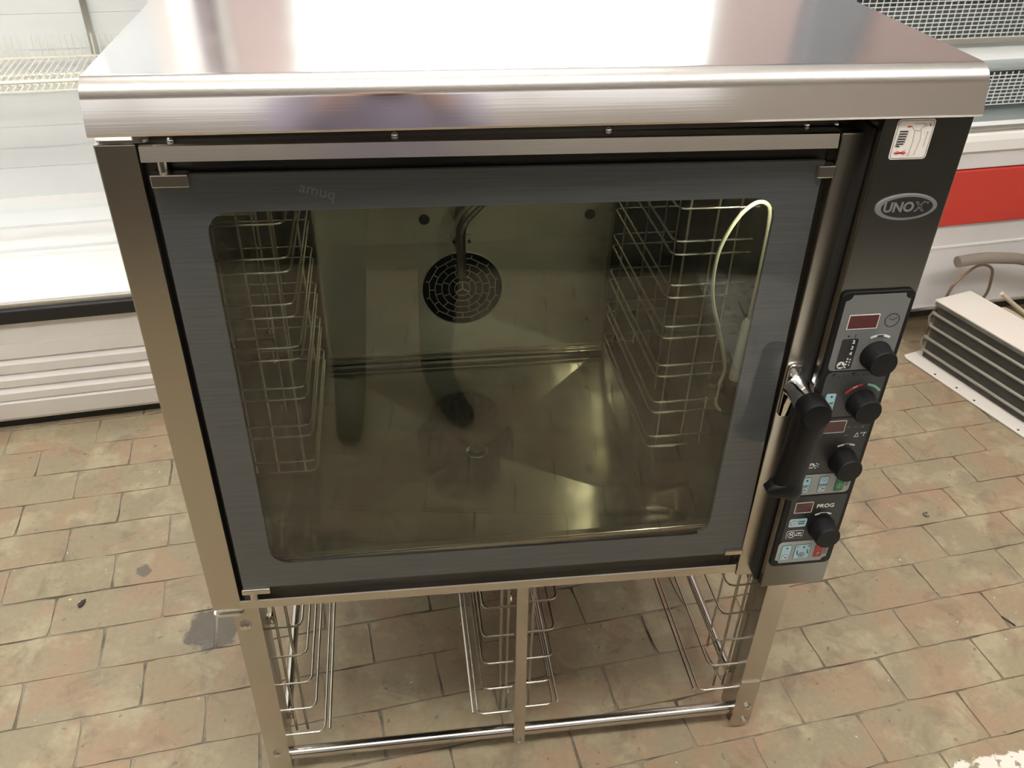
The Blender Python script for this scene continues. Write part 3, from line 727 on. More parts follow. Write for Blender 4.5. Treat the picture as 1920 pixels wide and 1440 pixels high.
def arc_label(x, z, r, a0, a1, wd, mat, mid=None):
    ring_y(x, z, r, wd, 10, a0, a1).build('arc_mark', mat, panel)
    if mid: ring_y(x, z, r, wd*.75, 4, 90-mid, 90+mid, YP-O3).build('arc_print', 'overlay_dark', panel)
KX = 0.8280
arc_label(KX, 0.3950, 0.0262, 62, 116, 0.0028, 'white', 9)
for k in range(10): dot('lamp_dot', 0.7836+0.00638*k, 0.3658, 0.0010, 'ink')
text('small_print', 'MIX', 0.0028, 0.7838, 0.3690, YP-O2-.0002, panel, 'ink'); text('small_print', 'DRY', 0.0028, 0.8090, 0.3690, YP-O2-.0002, panel, 'ink')
arc_label(KX, 0.3255, 0.0262, 97, 143, 0.0030, 'red'); arc_label(KX, 0.3255, 0.0262, 37, 83, 0.0030, 'mint')
MB().prism_y([(0.8042, 0.3392), (0.8090, 0.3400), (0.8058, 0.3436)], YP-O2-0.0003, YP-O2).build('arc_arrow', 'red', panel)
text('small_print', 'HUM', 0.0028, 0.8155, 0.3488, YP-O3-.0002, panel, 'white', rot=R(30))
def button(x0, x1, z0, z1, mat, words=None, sym=True, dotc='ink', wz=None):
    pad('button_outline', x0-.0006, x1+.0006, z0-.0006, z1+.0006, 'ink', O2, 0.0024); b_ = pad('button', x0, x1, z0, z1, mat, O3, 0.0020)
    xm = (x0+x1)/2; o4 = O3+0.0003
    if dotc: dot('lamp_dot', xm+0.0008, z1-0.0045, 0.0014, dotc, o4)
    if words: text('button_word', words, 0.0033, xm, wz or (z0+z1)/2-0.0005, YP-o4-.0002, panel, 'ink')
    if sym:
        dot('round_symbol', xm, z0+0.0062, 0.0046, 'ink', o4); dot('round_symbol', xm, z0+0.0062, 0.0041, 'white', o4+.0002)
    return o4+.0006
def cross(x, z, r, lvl, rot=30):
    mk = MB()
    for k in range(3):
        a = R(rot+120*k); bar(mk, x, z, x+r*math.cos(a), z+r*math.sin(a), r*.35, YP-lvl)
    mk.build('symbol_mark', 'ink', panel)
l4 = button(0.7812, 0.7940, 0.3138, 0.3412, 'cyan', 'PAUSE'); cross(0.7876, 0.3200, 0.0032, l4)
# core probe section
text('small_print', 'SET  MIN', 0.0038, 0.8285, 0.2872, YP-O2-.0002, panel, 'logo_grey', align='CENTER'); 
sk = MB(); bar(sk, 0.8390, 0.2855, 0.8440, 0.2855, 0.0009); bar(sk, 0.8400, 0.2868, 0.8442, 0.2890, 0.0008); bar(sk, 0.8402, 0.2872, 0.8402, 0.2850, 0.0007); bar(sk, 0.8425, 0.2872, 0.8425, 0.2850, 0.0007); sk.build('probe_symbol', 'logo_grey', panel)
text('small_print', 'PO', 0.0038, 0.8232, 0.2742, YP-O2-.0002, panel, 'logo_grey')
tr = MB(); bar(tr, 0.8345, 0.2708, 0.8375, 0.2775, 0.0007); bar(tr, 0.8375, 0.2775, 0.8400, 0.2708, 0.0007); bar(tr, 0.8345, 0.2708, 0.8400, 0.2708, 0.0007); tr.build('delta_mark', 'white', panel)
text('degree_mark', '\u00b0T', 0.0085, 0.8447, 0.2740, YP-O2-.0002, panel, 'white', shear=0.15)
arc_label(KX, 0.2325, 0.0268, 66, 116, 0.0022, 'white', 8)
dish(0.7880, 0.2272, 0.0044, O2)
for x, z in ((0.7945, 0.2305), (0.7942, 0.2268), (0.7940, 0.2232)): dot('lamp_dot', x, z, 0.0010, 'white')
for z in (0.2290, 0.2250): bar(MB(), 0.7968, z, 0.7978, z, 0.0016).build('step_mark', 'white', panel)
l4 = button(0.7815, 0.7930, 0.1805, 0.2068, 'cyan', 'START'); cross(0.7873, 0.1867, 0.0025, l4, 90)
l4 = button(0.8058, 0.8170, 0.1810, 0.2070, 'cyan', 'MANUAL', dotc=None); cross(0.8120, 0.1872, 0.0027, l4, 0); ring_y(0.8114, 0.2028, 0.0026, 0.0005, 16, y=YP-O3-.0003).build('round_symbol', 'badge_grey', panel)
l4 = button(0.8293, 0.8405, 0.1810, 0.2050, 'green', None, False, None)
mk = MB()
for k in (0, 90, 180, 270):
    a, b_ = R(k), R(k+90); bar(mk, 0.8349+.0040*math.cos(a), 0.1895+.0046*math.sin(a), 0.8349+.0040*math.cos(b_), 0.1895+.0046*math.sin(b_), 0.0009, YP-O3-.0003)
bar(mk, 0.8349, 0.1870, 0.8349, 0.1920, 0.0012, YP-O3-.0003); mk.build('symbol_mark', 'mint', panel)
# program section
text('prog_word', 'PROG', 0.0093, 0.8246, 0.1544, YP-O2-.0002, panel, 'white', fat=0.00015)
arc_label(KX-0.003, 0.1150, 0.0262, 64, 116, 0.0022, 'white', 12)
pad('button', 0.7795, 0.8042, 0.1190, 0.1338, 'cyan', O2, 0.0025); dot('round_symbol', 0.7865, 0.1263, 0.0048, 'ink', O3); dot('round_symbol', 0.7865, 0.1263, 0.0043, 'white', O3+.0002)
ring_y(0.7865, 0.1263, 0.0020, 0.0006, 14, y=YP-O3-.0005).build('symbol_mark', 'badge_grey', panel)
text('button_word', 'START', 0.0033, 0.7970, 0.1288, YP-O3-.0002, panel, 'ink'); text('button_word', 'PROG', 0.0033, 0.7970, 0.1248, YP-O3-.0002, panel, 'ink')
pad('button_outline', 0.7797, 0.8040, 0.0975, 0.1122, 'white', O2, 0.0028); pad('button', 0.7803, 0.8034, 0.0981, 0.1116, 'overlay_black', O3, 0.0024)
ring_y(0.7870, 0.1049, 0.0050, 0.0006, y=YP-O3-.0003).build('round_symbol', 'white', panel); text('button_word', 'M', 0.0072, 0.7870, 0.1049, YP-O3-.0005, panel, 'white', fat=0.0002)
text('button_word', 'MEM', 0.0034, 0.7975, 0.1072, YP-O3-.0005, panel, 'white'); text('button_word', 'PROG', 0.0034, 0.7975, 0.1030, YP-O3-.0005, panel, 'white')
l4 = button(0.7796, 0.7928, 0.0562, 0.0838, 'cyan'); bar(bar(MB(), 0.7862, 0.0624, 0.7890, 0.0610, 0.0014, YP-l4), 0.7835, 0.0628, 0.7865, 0.0632, 0.0008, YP-l4).build('symbol_mark', 'ink', panel)
l4 = button(0.7994, 0.8212, 0.0572, 0.0835, 'cyan', sym=False)
dot('lamp_dot', 0.8022, 0.0805, 0.0013, 'badge_grey', O3+.0003); dot('lamp_dot', 0.8185, 0.0805, 0.0013, 'green', O3+.0003)
dot('round_symbol', 0.8103, 0.0640, 0.0048, 'ink', O3+.0003); dot('round_symbol', 0.8103, 0.0640, 0.0043, 'overlay_pale', O3+.0005); dot('round_symbol', 0.8103, 0.0640, 0.0024, 'badge_grey', O3+.0008)
text('button_word', 'STAND', 0.0026, 0.8030, 0.0690, YP-O3-.0005, panel, 'ink', rot=R(-80)); text('button_word', 'CLEAN', 0.0026, 0.8180, 0.0700, YP-O3-.0005, panel, 'ink', rot=R(-80))
l4 = button(0.8288, 0.8402, 0.0575, 0.0820, 'red', None, False, None)
mk = MB(); bar(mk, 0.8345, 0.0600, 0.8345, 0.0690, 0.0010, YP-O3-.0003); bar(mk, 0.8310, 0.0648, 0.8380, 0.0648, 0.0008, YP-O3-.0003); mk.build('symbol_mark', 'overlay_pale', panel)
ring_y(0.8345, 0.0645, 0.0040, 0.0006, y=YP-O3-.0003).build('round_symbol', 'ink', panel)
pad('button', 0.8425, 0.8475, 0.1880, 0.2040, 'overlay_grey', O2, 0.001); pad('button', 0.8420, 0.8470, 0.0620, 0.0830, 'overlay_grey', O2, 0.001)
for kz in (0.3945, 0.3250, 0.2320, 0.1140):
    mb = MB().lathe([(0.0190, 0), (0.0190, 0.003), (0.0176, 0.006), (0.0172, 0.021), (0.0160, 0.0230), (0.004, 0.0232)], (KX+0.0005, YP-O1, kz), (0, -1, 0), 36)
    kb = mb.build('knob', 'black', panel, smooth=True)
# badge and sticker
bx, bz, ba, bb_ = 0.8135, 0.5798, 0.0352, 0.0148
def ell(a, b_, n=40): return [(bx+a*math.cos(2*math.pi*k/n), bz+b_*math.sin(2*math.pi*k/n)) for k in range(n)]
bd = MB().prism_y(ell(ba, bb_), YP-0.002, YP).build('brand_badge', 'badge_grey', oven, bevel=0.0006)
MB().prism_y([(bx+0.0007+p[0]-bx, p[1]) for p in ell(0.0292, 0.0116)], YP-0.0024, YP-0.002).build('badge_field', 'overlay_black', bd)
text('badge_letters', 'UNO', 0.0150, 0.8045, 0.5798, YP-0.0026, bd, 'badge_grey', fat=0.0005)
text('badge_letter', 'X', 0.0150, 0.8283, 0.5798, YP-0.0026, bd, 'badge_grey', outline=0.0003, fat=0.0002)
ring_y(0.8362, 0.5845, 0.0012, 0.0004, 12, y=YP-0.0025).build('trade_mark', 'logo_grey', bd)
stk = MB().prism_y(rrect(0.7785, 0.8192, 0.6320, 0.6735, 0.0035, 4), YP-0.0004, YP).build('safety_sticker', 'sticker', oven)
YS = YP-0.0004
frame_y(rrect(0.7797, 0.8180, 0.6332, 0.6723, 0.003, 4), rrect(0.7801, 0.8176, 0.6336, 0.6719, 0.0027, 4), YS-0.0002, YS).build('sticker_border', 'ink', stk)
rk = MB()
for k in range(6): bar(rk, 0.7842-0.0002*k, 0.6612-0.0026*k, 0.7916-0.0002*k, 0.6612-0.0026*k, 0.0013, YS)
bar(rk, 0.7832, 0.6462, 0.7870, 0.6458, 0.0012, YS); bar(rk, 0.7836, 0.6625, 0.7826, 0.6455, 0.0003, YS); bar(rk, 0.7922, 0.6620, 0.7912, 0.6490, 0.0003, YS)
rk.build('sticker_tray_rack', 'ink', stk)
rd = MB(); bar(rd, 0.7832, 0.6390, 0.7955, 0.6390, 0.0016, YS); bar(rd, 0.7850, 0.6418, 0.7945, 0.6370, 0.0003, YS); bar(rd, 0.7945, 0.6418, 0.7850, 0.6370, 0.0003, YS); rd.build('sticker_red_mark', 'red', stk)
fg = MB()
for seg in ((0.7945, 0.6665, 0.7990, 0.6620), (0.7990, 0.6620, 0.8040, 0.6615), (0.8040, 0.6615, 0.8090, 0.6680), (0.7970, 0.6690, 0.8080, 0.6690), (0.8060, 0.6620, 0.8075, 0.6520), (0.8075, 0.6520, 0.8050, 0.6365), (0.7990, 0.6610, 0.8000, 0.6500), (0.8000, 0.6500, 0.7990, 0.6365), (0.7975, 0.6362, 0.8000, 0.6362), (0.8075, 0.6690, 0.8095, 0.6670), (0.8100, 0.6650, 0.8110, 0.6690), (0.8130, 0.6450, 0.8135, 0.6600), (0.8130, 0.6590, 0.8135, 0.6602), (0.8142, 0.6590, 0.8135, 0.6602)):
    bar(fg, *seg, 0.00028, YS)
fg.build('sticker_figure', 'badge_grey', stk)
text('sticker_print', '1.6', 0.0030, 0.8142, 0.6680, YS-.0002, stk, 'ink', rot=R(-70)); bar(MB(), 0.7900, 0.6660, 0.7940, 0.6662, 0.0014, YS).build('sticker_tray', 'red', stk)

# ------------------------------------------------------------------ the open stand below
stand = empty('oven_stand', (0.43, 0.4, 0))
tag(stand, 'open stainless steel stand with wire tray runners under the oven', 'oven stand')
ox, oy = -0.43, -0.40
class S(MB):
    def build(s, *a, **k):
        s.v = [(x+ox, y+oy, z+ZB) for x, y, z in s.v]; return MB.build(s, *a, **k)
def leg(x_out, sgn, y_out, sy_):
    S().box(x_out, x_out+sgn*0.036, y_out, y_out+sy_*0.0025, -0.445, -0.003).box(x_out+sgn*0.0335, x_out+sgn*0.036, y_out+sy_*0.0025, y_out+sy_*0.050, -0.445, -0.003).build('leg', 'steel_v', stand)
    S().lathe([(0.013, 0), (0.013, 0.008), (0.006, 0.009), (0.006, 0.02)], (x_out+sgn*0.018, y_out+sy_*0.018, -0.46), (0, 0, 1), 14).build('foot', 'rubber', stand)
leg(0.0165, 1, 0.030, 1); leg(0.859, -1, 0.030, 1); leg(0.0165, 1, 0.760, -1); leg(0.859, -1, 0.760, -1)
S().prism_y([(0.8235, -0.330), (0.8210, -0.345), (0.8210, -0.445), (0.8280, -0.453), (0.850, -0.453), (0.856, -0.445), (0.856, -0.330)], 0.0272, 0.030).build('gusset', 'steel_v', stand)
S().box(0.02, 0.855, 0.030, 0.060, -0.004, -0.001).box(0.02, 0.855, 0.73, 0.76, -0.004, -0.001).build('top_frame', 'steel_h', stand)
S().box(0.02, 0.855, 0.757, 0.7595, -0.445, -0.004).build('added_back_panel', 'steel_v', stand)  # unseen panel, added to keep light from behind off the floor
def rail(p0, p1, r=0.0105): S().tube([p0, p1], r, 16).build('rail', 'steel_bar', stand, smooth=True)
rail((0.045, 0.045, -0.4135), (0.832, 0.045, -0.4215)); rail((0.045, 0.745, -0.415), (0.832, 0.745, -0.415))
rail((0.045, 0.06, -0.385), (0.045, 0.745, -0.385), 0.008); rail((0.832, 0.06, -0.385), (0.832, 0.745, -0.385), 0.008)
S().prism_y([(0.4285, -0.428), (0.4330, -0.437), (0.4430, -0.437), (0.4475, -0.428), (0.4415, -0.03), (0.4245, -0.03)], 0.028, 0.031).build('centre_post', 'steel_v', stand)
S().box(0.425, 0.445, 0.74, 0.743, -0.44, -0.004).build('centre_post', 'steel_v', stand)
def bolt(x, z, y=0.030, r=0.0085): S().lathe([(r, 0), (r, 0.0035), (r*.6, 0.0055)], (x, y, z), (0, -1, 0), 6).build('bolt', 'wire', stand)
bolt(0.030, -0.068, 0.030, 0.0085); bolt(0.033, -0.387, 0.030, 0.0065); bolt(0.845, -0.397, 0.027, 0.0065); bolt(0.846, -0.437, 0.027, 0.0050); bolt(0.438, -0.426, 0.028, 0.0045)
def tray_rack(xw, xr, lows, ups_x, dy=0.0):
    sgn = 1 if xr > xw else -1
    mb = S()
    for dx in ups_x:
        for yy in (0.075, 0.38, 0.69): mb.tube([(dx, yy, -0.395), (dx, yy, -0.02)], 0.0022, 7)
    mb.tube([(ups_x[0], 0.16, -0.395), (ups_x[0]-sgn*0.001, 0.16, -0.02)], 0.0022, 7)
    rk_ = mb.build('tray_rack', 'wire_dull', stand, smooth=True)
    for i, z in enumerate(lows):
        xe = xr+(sgn*0.008 if i == len(lows)-1 else 0)
        y0, y1 = 0.062+dy, 0.70
        S().tube([(xw, y0, z), (xe-sgn*0.010, y0, z), (xe-sgn*0.003, y0+0.003, z), (xe, y0+0.010, z), (xe, y1-0.010, z), (xe-sgn*0.003, y1-0.003, z), (xe-sgn*0.010, y1, z), (xw, y1, z)], 0.0019, 8).build('runner', 'wire', rk_, smooth=True)
    S().tube([(xr+sgn*0.016, 0.066, lows[-1]), (xr+sgn*0.016, 0.69, lows[-1])], 0.0022, 7).build('runner', 'wire', rk_, smooth=True)
    for yy in (0.085, 0.66):
        for z in (-0.12, -0.36):
            S().lathe([(0.009, -0.003), (0.011, 0.0), (0.009, 0.003)], (xw+sgn*0.006, yy, z), (1, 0, 0), 14).build('rack_hook', 'wire', rk_, smooth=True)
LV = (-0.050, -0.117, -0.185, -0.253, -0.320, -0.388)
tray_rack(0.050, 0.102, LV, (0.062, 0.080)); tray_rack(0.826, 0.774, LV, (0.815, 0.798))
tray_rack(0.428, 0.378, LV, (0.420, 0.410)); tray_rack(0.440, 0.4935, (-0.043, -0.110, -0.182, -0.249, -0.314, -0.380), (0.450, 0.460), 0.0)

# ------------------------------------------------------------------ temperature probe hanging in the chamber
pr = empty('temperature_probe', (0.75, 0.13, ZB+0.21))
tag(pr, 'cream cabled core temperature probe clipped inside the oven on the right', 'probe')
class P(MB):
    def build(s, *a, **k):
        s.v = [(x-0.75, y-0.13, z-0.21) for x, y, z in s.v]; return MB.build(s, *a, **k)
def smooth_path(pts, n=4):
    out = []; pts = [Vector(p) for p in pts]; q = [pts[0]]+pts+[pts[-1]]
    for i in range(1, len(q)-2):
        for k in range(n):
            t = k/n; a, b_, c_, d_ = q[i-1], q[i], q[i+1], q[i+2]
            out.append(0.5*((2*b_)+(-a+c_)*t+(2*a-5*b_+4*c_-d_)*t*t+(-a+3*b_-3*c_+d_)*t**3))
    return out+[pts[-1]]
cab = [(0.736,0.186),(0.723,0.203),(0.722,0.222),(0.723,0.241),(0.726,0.264),(0.717,0.300),(0.702,0.344),(0.691,0.378),(0.686,0.410),(0.687,0.448),(0.696,0.478),(0.710,0.503),(0.728,0.516),(0.743,0.509),(0.7475,0.483),(0.748,0.453),(0.748,0.406),(0.7475,0.366),(0.7475,0.341)]
P().tube(smooth_path([(x, 0.125, z) for x, z in cab]), 0.0026, 8).build('cable', 'cable', pr, smooth=True)
P().tube([(0.7475, 0.127, 0.345), (0.7475, 0.127, 0.338), (0.7445, 0.127, 0.246)], 0.0085, 16, r_list=[0.004, 0.0078, 0.0086]).build('probe_sleeve', 'probe', pr, smooth=True)
P().lathe([(0.0095, 0), (0.0125, 0.004), (0.0125, 0.026), (0.009, 0.031)], (0.7440, 0.128, 0.213), (0, 0, 1), 18).build('grommet', 'rubber', pr, smooth=True)
P().lathe([(0.008, 0), (0.0105, 0.003), (0.0105, 0.020), (0.007, 0.024)], (0.7150, 0.132, 0.216), (0, 0, 1), 16).build('grommet', 'rubber', pr, smooth=True)
P().box(0.715, 0.744, 0.130, 0.137, 0.224, 0.230).build('clip_bar', 'wire_dull', pr)
P().tube([(0.729, 0.125, 0.190), (0.741, 0.126, 0.190)], 0.0036, 10).build('plug_tip', 'chrome', pr, smooth=True)

# ------------------------------------------------------------------ display case with louvred base, back left
def case_part(name, mb, mat, e, **k): return mb.build(name, mat, e, **k)
cl = room('louvred_display_case', -0.6, 1.135)
tag(cl, 'white open display case with louvred base and wire shelves, on the left', 'display case')
a0, a1 = -1.5, 0.530
MB().box(a0, a1, 0.03, 0.75, 0.0, 0.030).build('plinth', 'case_black', cl)
MB().box(a0, a1, 0.012, 0.55, 0.030, 0.036).build('base_edge', 'alu', cl)
zs = (0.036, 0.0925, 0.1325, 0.1715, 0.2145)
# louvre boards: each leans out at the foot and tucks its top behind the next
MB().prism_x([(0.012, 0.036), (0.020, 0.036), (0.020, 0.096), (0.010, 0.092), (0.004, 0.085)], a0, a1).build('louvre_board', 'case_white', cl)
for i, (z0, z1) in enumerate(((0.0950, 0.1320), (0.1340, 0.1705), (0.1730, 0.2140))):
    x0 = (-0.09 - 0.03*i) if i < 2 else a0
    MB().prism_x([(0.004, z0), (0.022, z0+0.002), (0.022, z1+0.002), (0.012, z1), (0.002, z1-0.016)], a0, a1).build('louvre_board', 'case_white', cl)
MB().box(a0, a1, 0.022, 0.03, 0.036, 0.32).build('louvre_back', 'slot', cl)
MB().box(a0, a1, 0.002, 0.03, 0.2165, 0.2560).build('base_panel', 'case_white', cl)
MB().box(a0, a1, 0.004, 0.03, 0.2568, 0.3200).build('base_panel', 'case_white', cl)
MB().box(a0, a1, -0.016, 0.03, 0.3200, 0.3545).build('bumper', 'case_black', cl, bevel=0.003)
MB().box(a0, a1, -0.004, 0.03, 0.3545, 0.3670).build('front_trim', 'alu', cl, bevel=0.001)
MB().box(a0, a1, 0.0, 0.27, 0.3600, 0.3715).build('deck_panel', 'case_white', cl)
MB().prism_x([(0.27, 0.3600), (0.30, 0.3600), (0.30, 0.3830), (0.275, 0.3790)], a0, a1).build('deck_lip', 'case_cool', cl)
MB().box(a0, a1, 0.30, 0.40, 0.3600, 0.3800).build('deck_panel', 'case_white', cl)
MB().prism_x([(0.40, 0.3600), (0.46, 0.3600), (0.46, 0.4200), (0.43, 0.4150), (0.40, 0.3880)], a0, a1).build('deck_lip', 'case_cool', cl)
MB().box(a0, a1, 0.46, 0.54, 0.3600, 0.4150).build('deck_panel', 'case_white', cl)
z = 0.415
k = 0
while z < 1.85:
    h = 0.055 if k % 3 else 0.085
    MB().box(a0, a1, 0.530+0.0015*(k % 2), 0.545, z, z+h-0.0006).build('back_slat', 'case_cool', cl); z += h; k += 1
MB().box(a0, a1, 0.545, 0.56, 0.30, 1.90).build('back_liner', 'case_cool', cl)
for uu in (0.312, 0.312-0.9): MB().box(uu-0.008, uu+0.008, 0.515, 0.530, 0.415, 1.85).build('shelf_upright', 'alu', cl)
MB().box(a0, a1, 0.0, 0.60, 1.90, 2.02).build('canopy', 'case_white', cl)
MB().tube([(a0+0.05, 0.12, 1.885), (a1-0.05, 0.12, 1.885)], 0.013, 6).build('lamp_tube', 'tube', cl)
MB().box(a1, a1+0.035, 0.0, 0.60, 0.03, 2.02).build('end_panel', 'case_white', cl)
MB().box(a0-0.035, a0, 0.0, 0.60, 0.03, 2.02).build('end_panel', 'case_white', cl)
def wire_shelf(z, vf, vb, lip):
    sh = MB().tube([(a0+.02, vf, z+lip), (a1-.02, vf, z+lip)], 0.0045, 8).tube([(a0+.02, vf, z), (a1-.02, vf, z)], 0.003, 6).tube([(a0+.02, (vf+vb)/2, z-.004), (a1-.02, (vf+vb)/2, z-.004)], 0.0045, 6).tube([(a0+.02, vb, z), (a1-.02, vb, z)], 0.0045, 6).tube([(a0+.02, vf+.07, z-.004), (a1-.02, vf+.07, z-.004)], 0.0045, 6).build('wire_shelf', 'wire_white', cl, smooth=True)
    n = 0; x = 0.04
    while x < a1-.02:
        n += 1; x += 0.0155
    one = MB().tube([(0, vf+.002, z+lip+.02), (0, vf, z), (0, vb, z), (0, vb+.004, z+.055)], 0.0020, 5).build('shelf_wire', 'wire_white', sh, smooth=True)
    one.location.x = a0+0.9
    x = a0+0.9+0.0155
    while x < a1-.02:
        c_ = one.copy(); col.objects.link(c_); c_.parent = sh; c_.location.x = x; x += 0.0155
wire_shelf(0.790, 0.205, 0.500, 0.022); wire_shelf(1.20, 0.22, 0.500, 0.022)

# ------------------------------------------------------------------ display case with red band, back right
cr = room('banded_display_case', 1.9, 1.077)
tag(cr, 'low display case with red band, white panels and wire mesh decks, on the right', 'display case')
b0, b1 = -1.30, 1.75
MB().box(b0, b1, 0.04, 0.06, 0.0, 0.054).build('plinth_board', 'wood', cr)
MB().box(b0, b1, 0.02, 0.06, 0.054, 0.092).build('gap_shade_strip', 'case_black', cr)  # black strip painted in for the shaded gap under the case
MB().box(b0, b1, -0.006, 0.03, 0.092, 0.102).build('bottom_trim', 'alu', cr, bevel=0.002)
MB().box(b0, b1, 0.0, 0.06, 0.102, 0.300).build('lower_panel', 'case_lilac', cr)
MB().box(b0, b1, -0.003, 0.06, 0.300, 0.306).build('panel_crease', 'case_white', cr)
MB().box(b0, b1, 0.0, 0.06, 0.306, 0.372).build('lower_panel', 'case_lilac', cr)
MB().box(b0, b1, -0.012, 0.06, 0.375, 0.540).build('red_band', 'case_red', cr, bevel=0.004)
MB().box(b0, b1, -0.008, 0.06, 0.543, 0.595).build('upper_panel', 'case_lilac', cr, bevel=0.003)
MB().prism_x([(-0.018, 0.597), (0.06, 0.597), (0.06, 0.650), (0.0, 0.650), (-0.014, 0.640), (-0.018, 0.625)], b0, b1).build('front_rail', 'case_white', cr)
MB().box(b0, b1, -0.012, 0.01, 0.650, 0.6575).build('rail_trim', 'alu', cr, bevel=0.002)
MB().box(b0, b1, 0.01, 0.24, 0.630, 0.636).build('deck', 'deck', cr)
MB().box(b0, b1, 0.06, 0.75, 0.03, 0.630).build('cabinet_body', 'case_lilac', cr)
def wire_grid(v, z0, z1, ulo, uhi, du, dz, name='wire_grid'):
    mb = MB(); x = ulo
    while x <= uhi: mb.box(x-.0013, x+.0013, v-.0012, v+.0012, z0, z1); x += du
    z = z0
    while z <= z1+1e-6: mb.box(ulo, uhi, v-.0025, v-.0010, z-.0013, z+.0013); z += dz
    return mb.build(name, 'grid', cr, kind='stuff')
# stepped decks with mesh risers
wire_grid(0.18, 0.655, 0.746, -0.2, 1.6, 0.0205, 0.0103)
MB().box(b0, b1, 0.215, 0.225, 0.636, 0.750).build('riser_liner', 'grid_back', cr)
MB().box(b0, b1, 0.18, 0.31, 0.750, 0.757).build('glass_shelf', 'deck', cr)
MB().prism_x([(0.262, 0.757), (0.34, 0.757), (0.34, 0.815), (0.30, 0.812)], b0, b1).build('sloped_liner', 'case_cool', cr)
MB().box(b0, b1, 0.262, 0.285, 0.806, 0.820).build('riser_trim', 'alu', cr)
wire_grid(0.262, 0.822, 0.932, -0.9, 1.6, 0.0215, 0.0112)
MB().box(b0, b1, 0.300, 0.310, 0.815, 0.935).build('riser_liner', 'grid_back', cr)
MB().box(b0, b1, 0.255, 0.75, 0.938, 0.950).build('top_shelf', 'case_cool', cr)
MB().box(b0, b1, 0.66, 0.75, 0.950, 0.99).build('back_board', 'case_cool', cr)

# ------------------------------------------------------------------ condenser coil lying on the floor, right
an = math.atan2(0.556-0.975, 1.957-1.876)     # direction of its long side in room coordinates
co = room('condenser_coil', 1.876, 0.975); co.rotation_euler = (0, 0, TH+an)
tag(co, 'dusty condenser coil with white sheet metal plates lying on the bricks', 'condenser coil')
# local: x along the long side towards the viewer, y to the back
LL = 0.95
MB().prism_z([(0.0, 0.008), (0.012, 0.0), (LL, 0.0), (LL, 0.30), (0.0, 0.30)], 0.002, 0.005).build('base_plate', 'coil_white', co)
for x, y in ((0.115, 0.012), (0.19, 0.016), (0.255, 0.012), (0.40, 0.012)): MB().lathe([(0.0035, 0), (0.0035, 0.0006)], (x, y, 0.005), (0, 0, 1), 10).build('screw_hole', 'slot', co)
cy0, cy1, cz0, cz1 = 0.050, 0.185, 0.008, 0.186
MB().box(0.03, LL, cy0+0.006, cy1, cz0, cz1).build('coil_core', 'fins', co)
fb = MB(); x = 0.028
while x < 0.60:
    fb.box(x, x+0.0007, cy0, cy0+0.008, cz0, cz1); x += 0.0028
fb.build('fin_pack', 'fins', co, kind='stuff')
for z in (0.030, 0.070, 0.110, 0.150):
    MB().tube([(0.020, cy0-0.001, z), (LL, cy0-0.001, z)], 0.0048, 10).build('coolant_tube', 'coil_tube', co, smooth=True)
for z in (0.05, 0.13):
    MB().tube([(0.026, cy0+.006, z-.02), (0.012, cy0+.006, z-.017), (0.006, cy0+.006, z), (0.012, cy0+.006, z+.017), (0.026, cy0+.006, z+.02)], 0.0050, 8).build('return_bend', 'coil_tube', co, smooth=True)
MB().box(0.010, LL, cy0-0.002, cy1+0.004, 0.1875, 0.1915).build('top_plate', 'coil_white', co, bevel=0.001)
MB().box(0.016, LL, cy0-0.004, cy0, 0.178, 0.1875).build('top_flange', 'fins', co)

# loose pipes and cords behind the coil
def room_tube(name, pts, r, mat, label, cat, n=12):
    u0, v0, z0 = pts[0]
    e = room(name, u0, v0)
    mb = MB().tube(smooth_path([(u-u0, v-v0, z) for u, v, z in pts]), r, n)
    o = mb.build(name, mat, smooth=True); o.location = e.location; o.rotation_euler = e.rotation_euler
    bpy.data.objects.remove(e)
    return tag(o, label, cat)
room_tube('insulated_pipe', [(1.981,1.0,0.293),(2.024,1.0,0.296),(2.078,1.0,0.296),(2.143,1.0,0.289),(2.212,1.0,0.277),(2.35,0.99,0.23),(2.5,0.97,0.13),(2.62,0.94,0.02)], 0.0165, 'foam', 'grey foam insulated pipe arching over the condenser coil', 'pipe')
room_tube('copper_tube', [(1.985,1.03,0.03),(1.990,1.03,0.12),(2.002,1.02,0.156),(2.012,1.02,0.198),(2.037,1.02,0.231),(2.071,1.02,0.259),(2.103,1.02,0.261),(2.132,1.02,0.244),(2.143,1.02,0.207),(2.145,1.02,0.162),(2.135,1.03,0.11),(2.135,1.035,0.03)], 0.0042, 'copper', 'thin bent copper tube standing up behind the condenser coil', 'tube', 8)
room_tube('cord', [(2.105,0.93,0.215),(2.151,0.92,0.180),(2.214,0.90,0.135),(2.30,0.85,0.07),(2.36,0.80,0.012)], 0.0065, 'cord', 'straight cream cord leaning on the back of the condenser coil', 'cord', 8)
room_tube('cord', [(2.26,0.86,0.075),(2.20,0.90,0.125),(2.15,0.925,0.155),(2.128,0.93,0.160),(2.125,0.925,0.150),(2.15,0.91,0.128),(2.20,0.88,0.100),(2.28,0.84,0.012)], 0.0055, 'cord', 'looped cream cord behind the condenser coil', 'cord', 8)

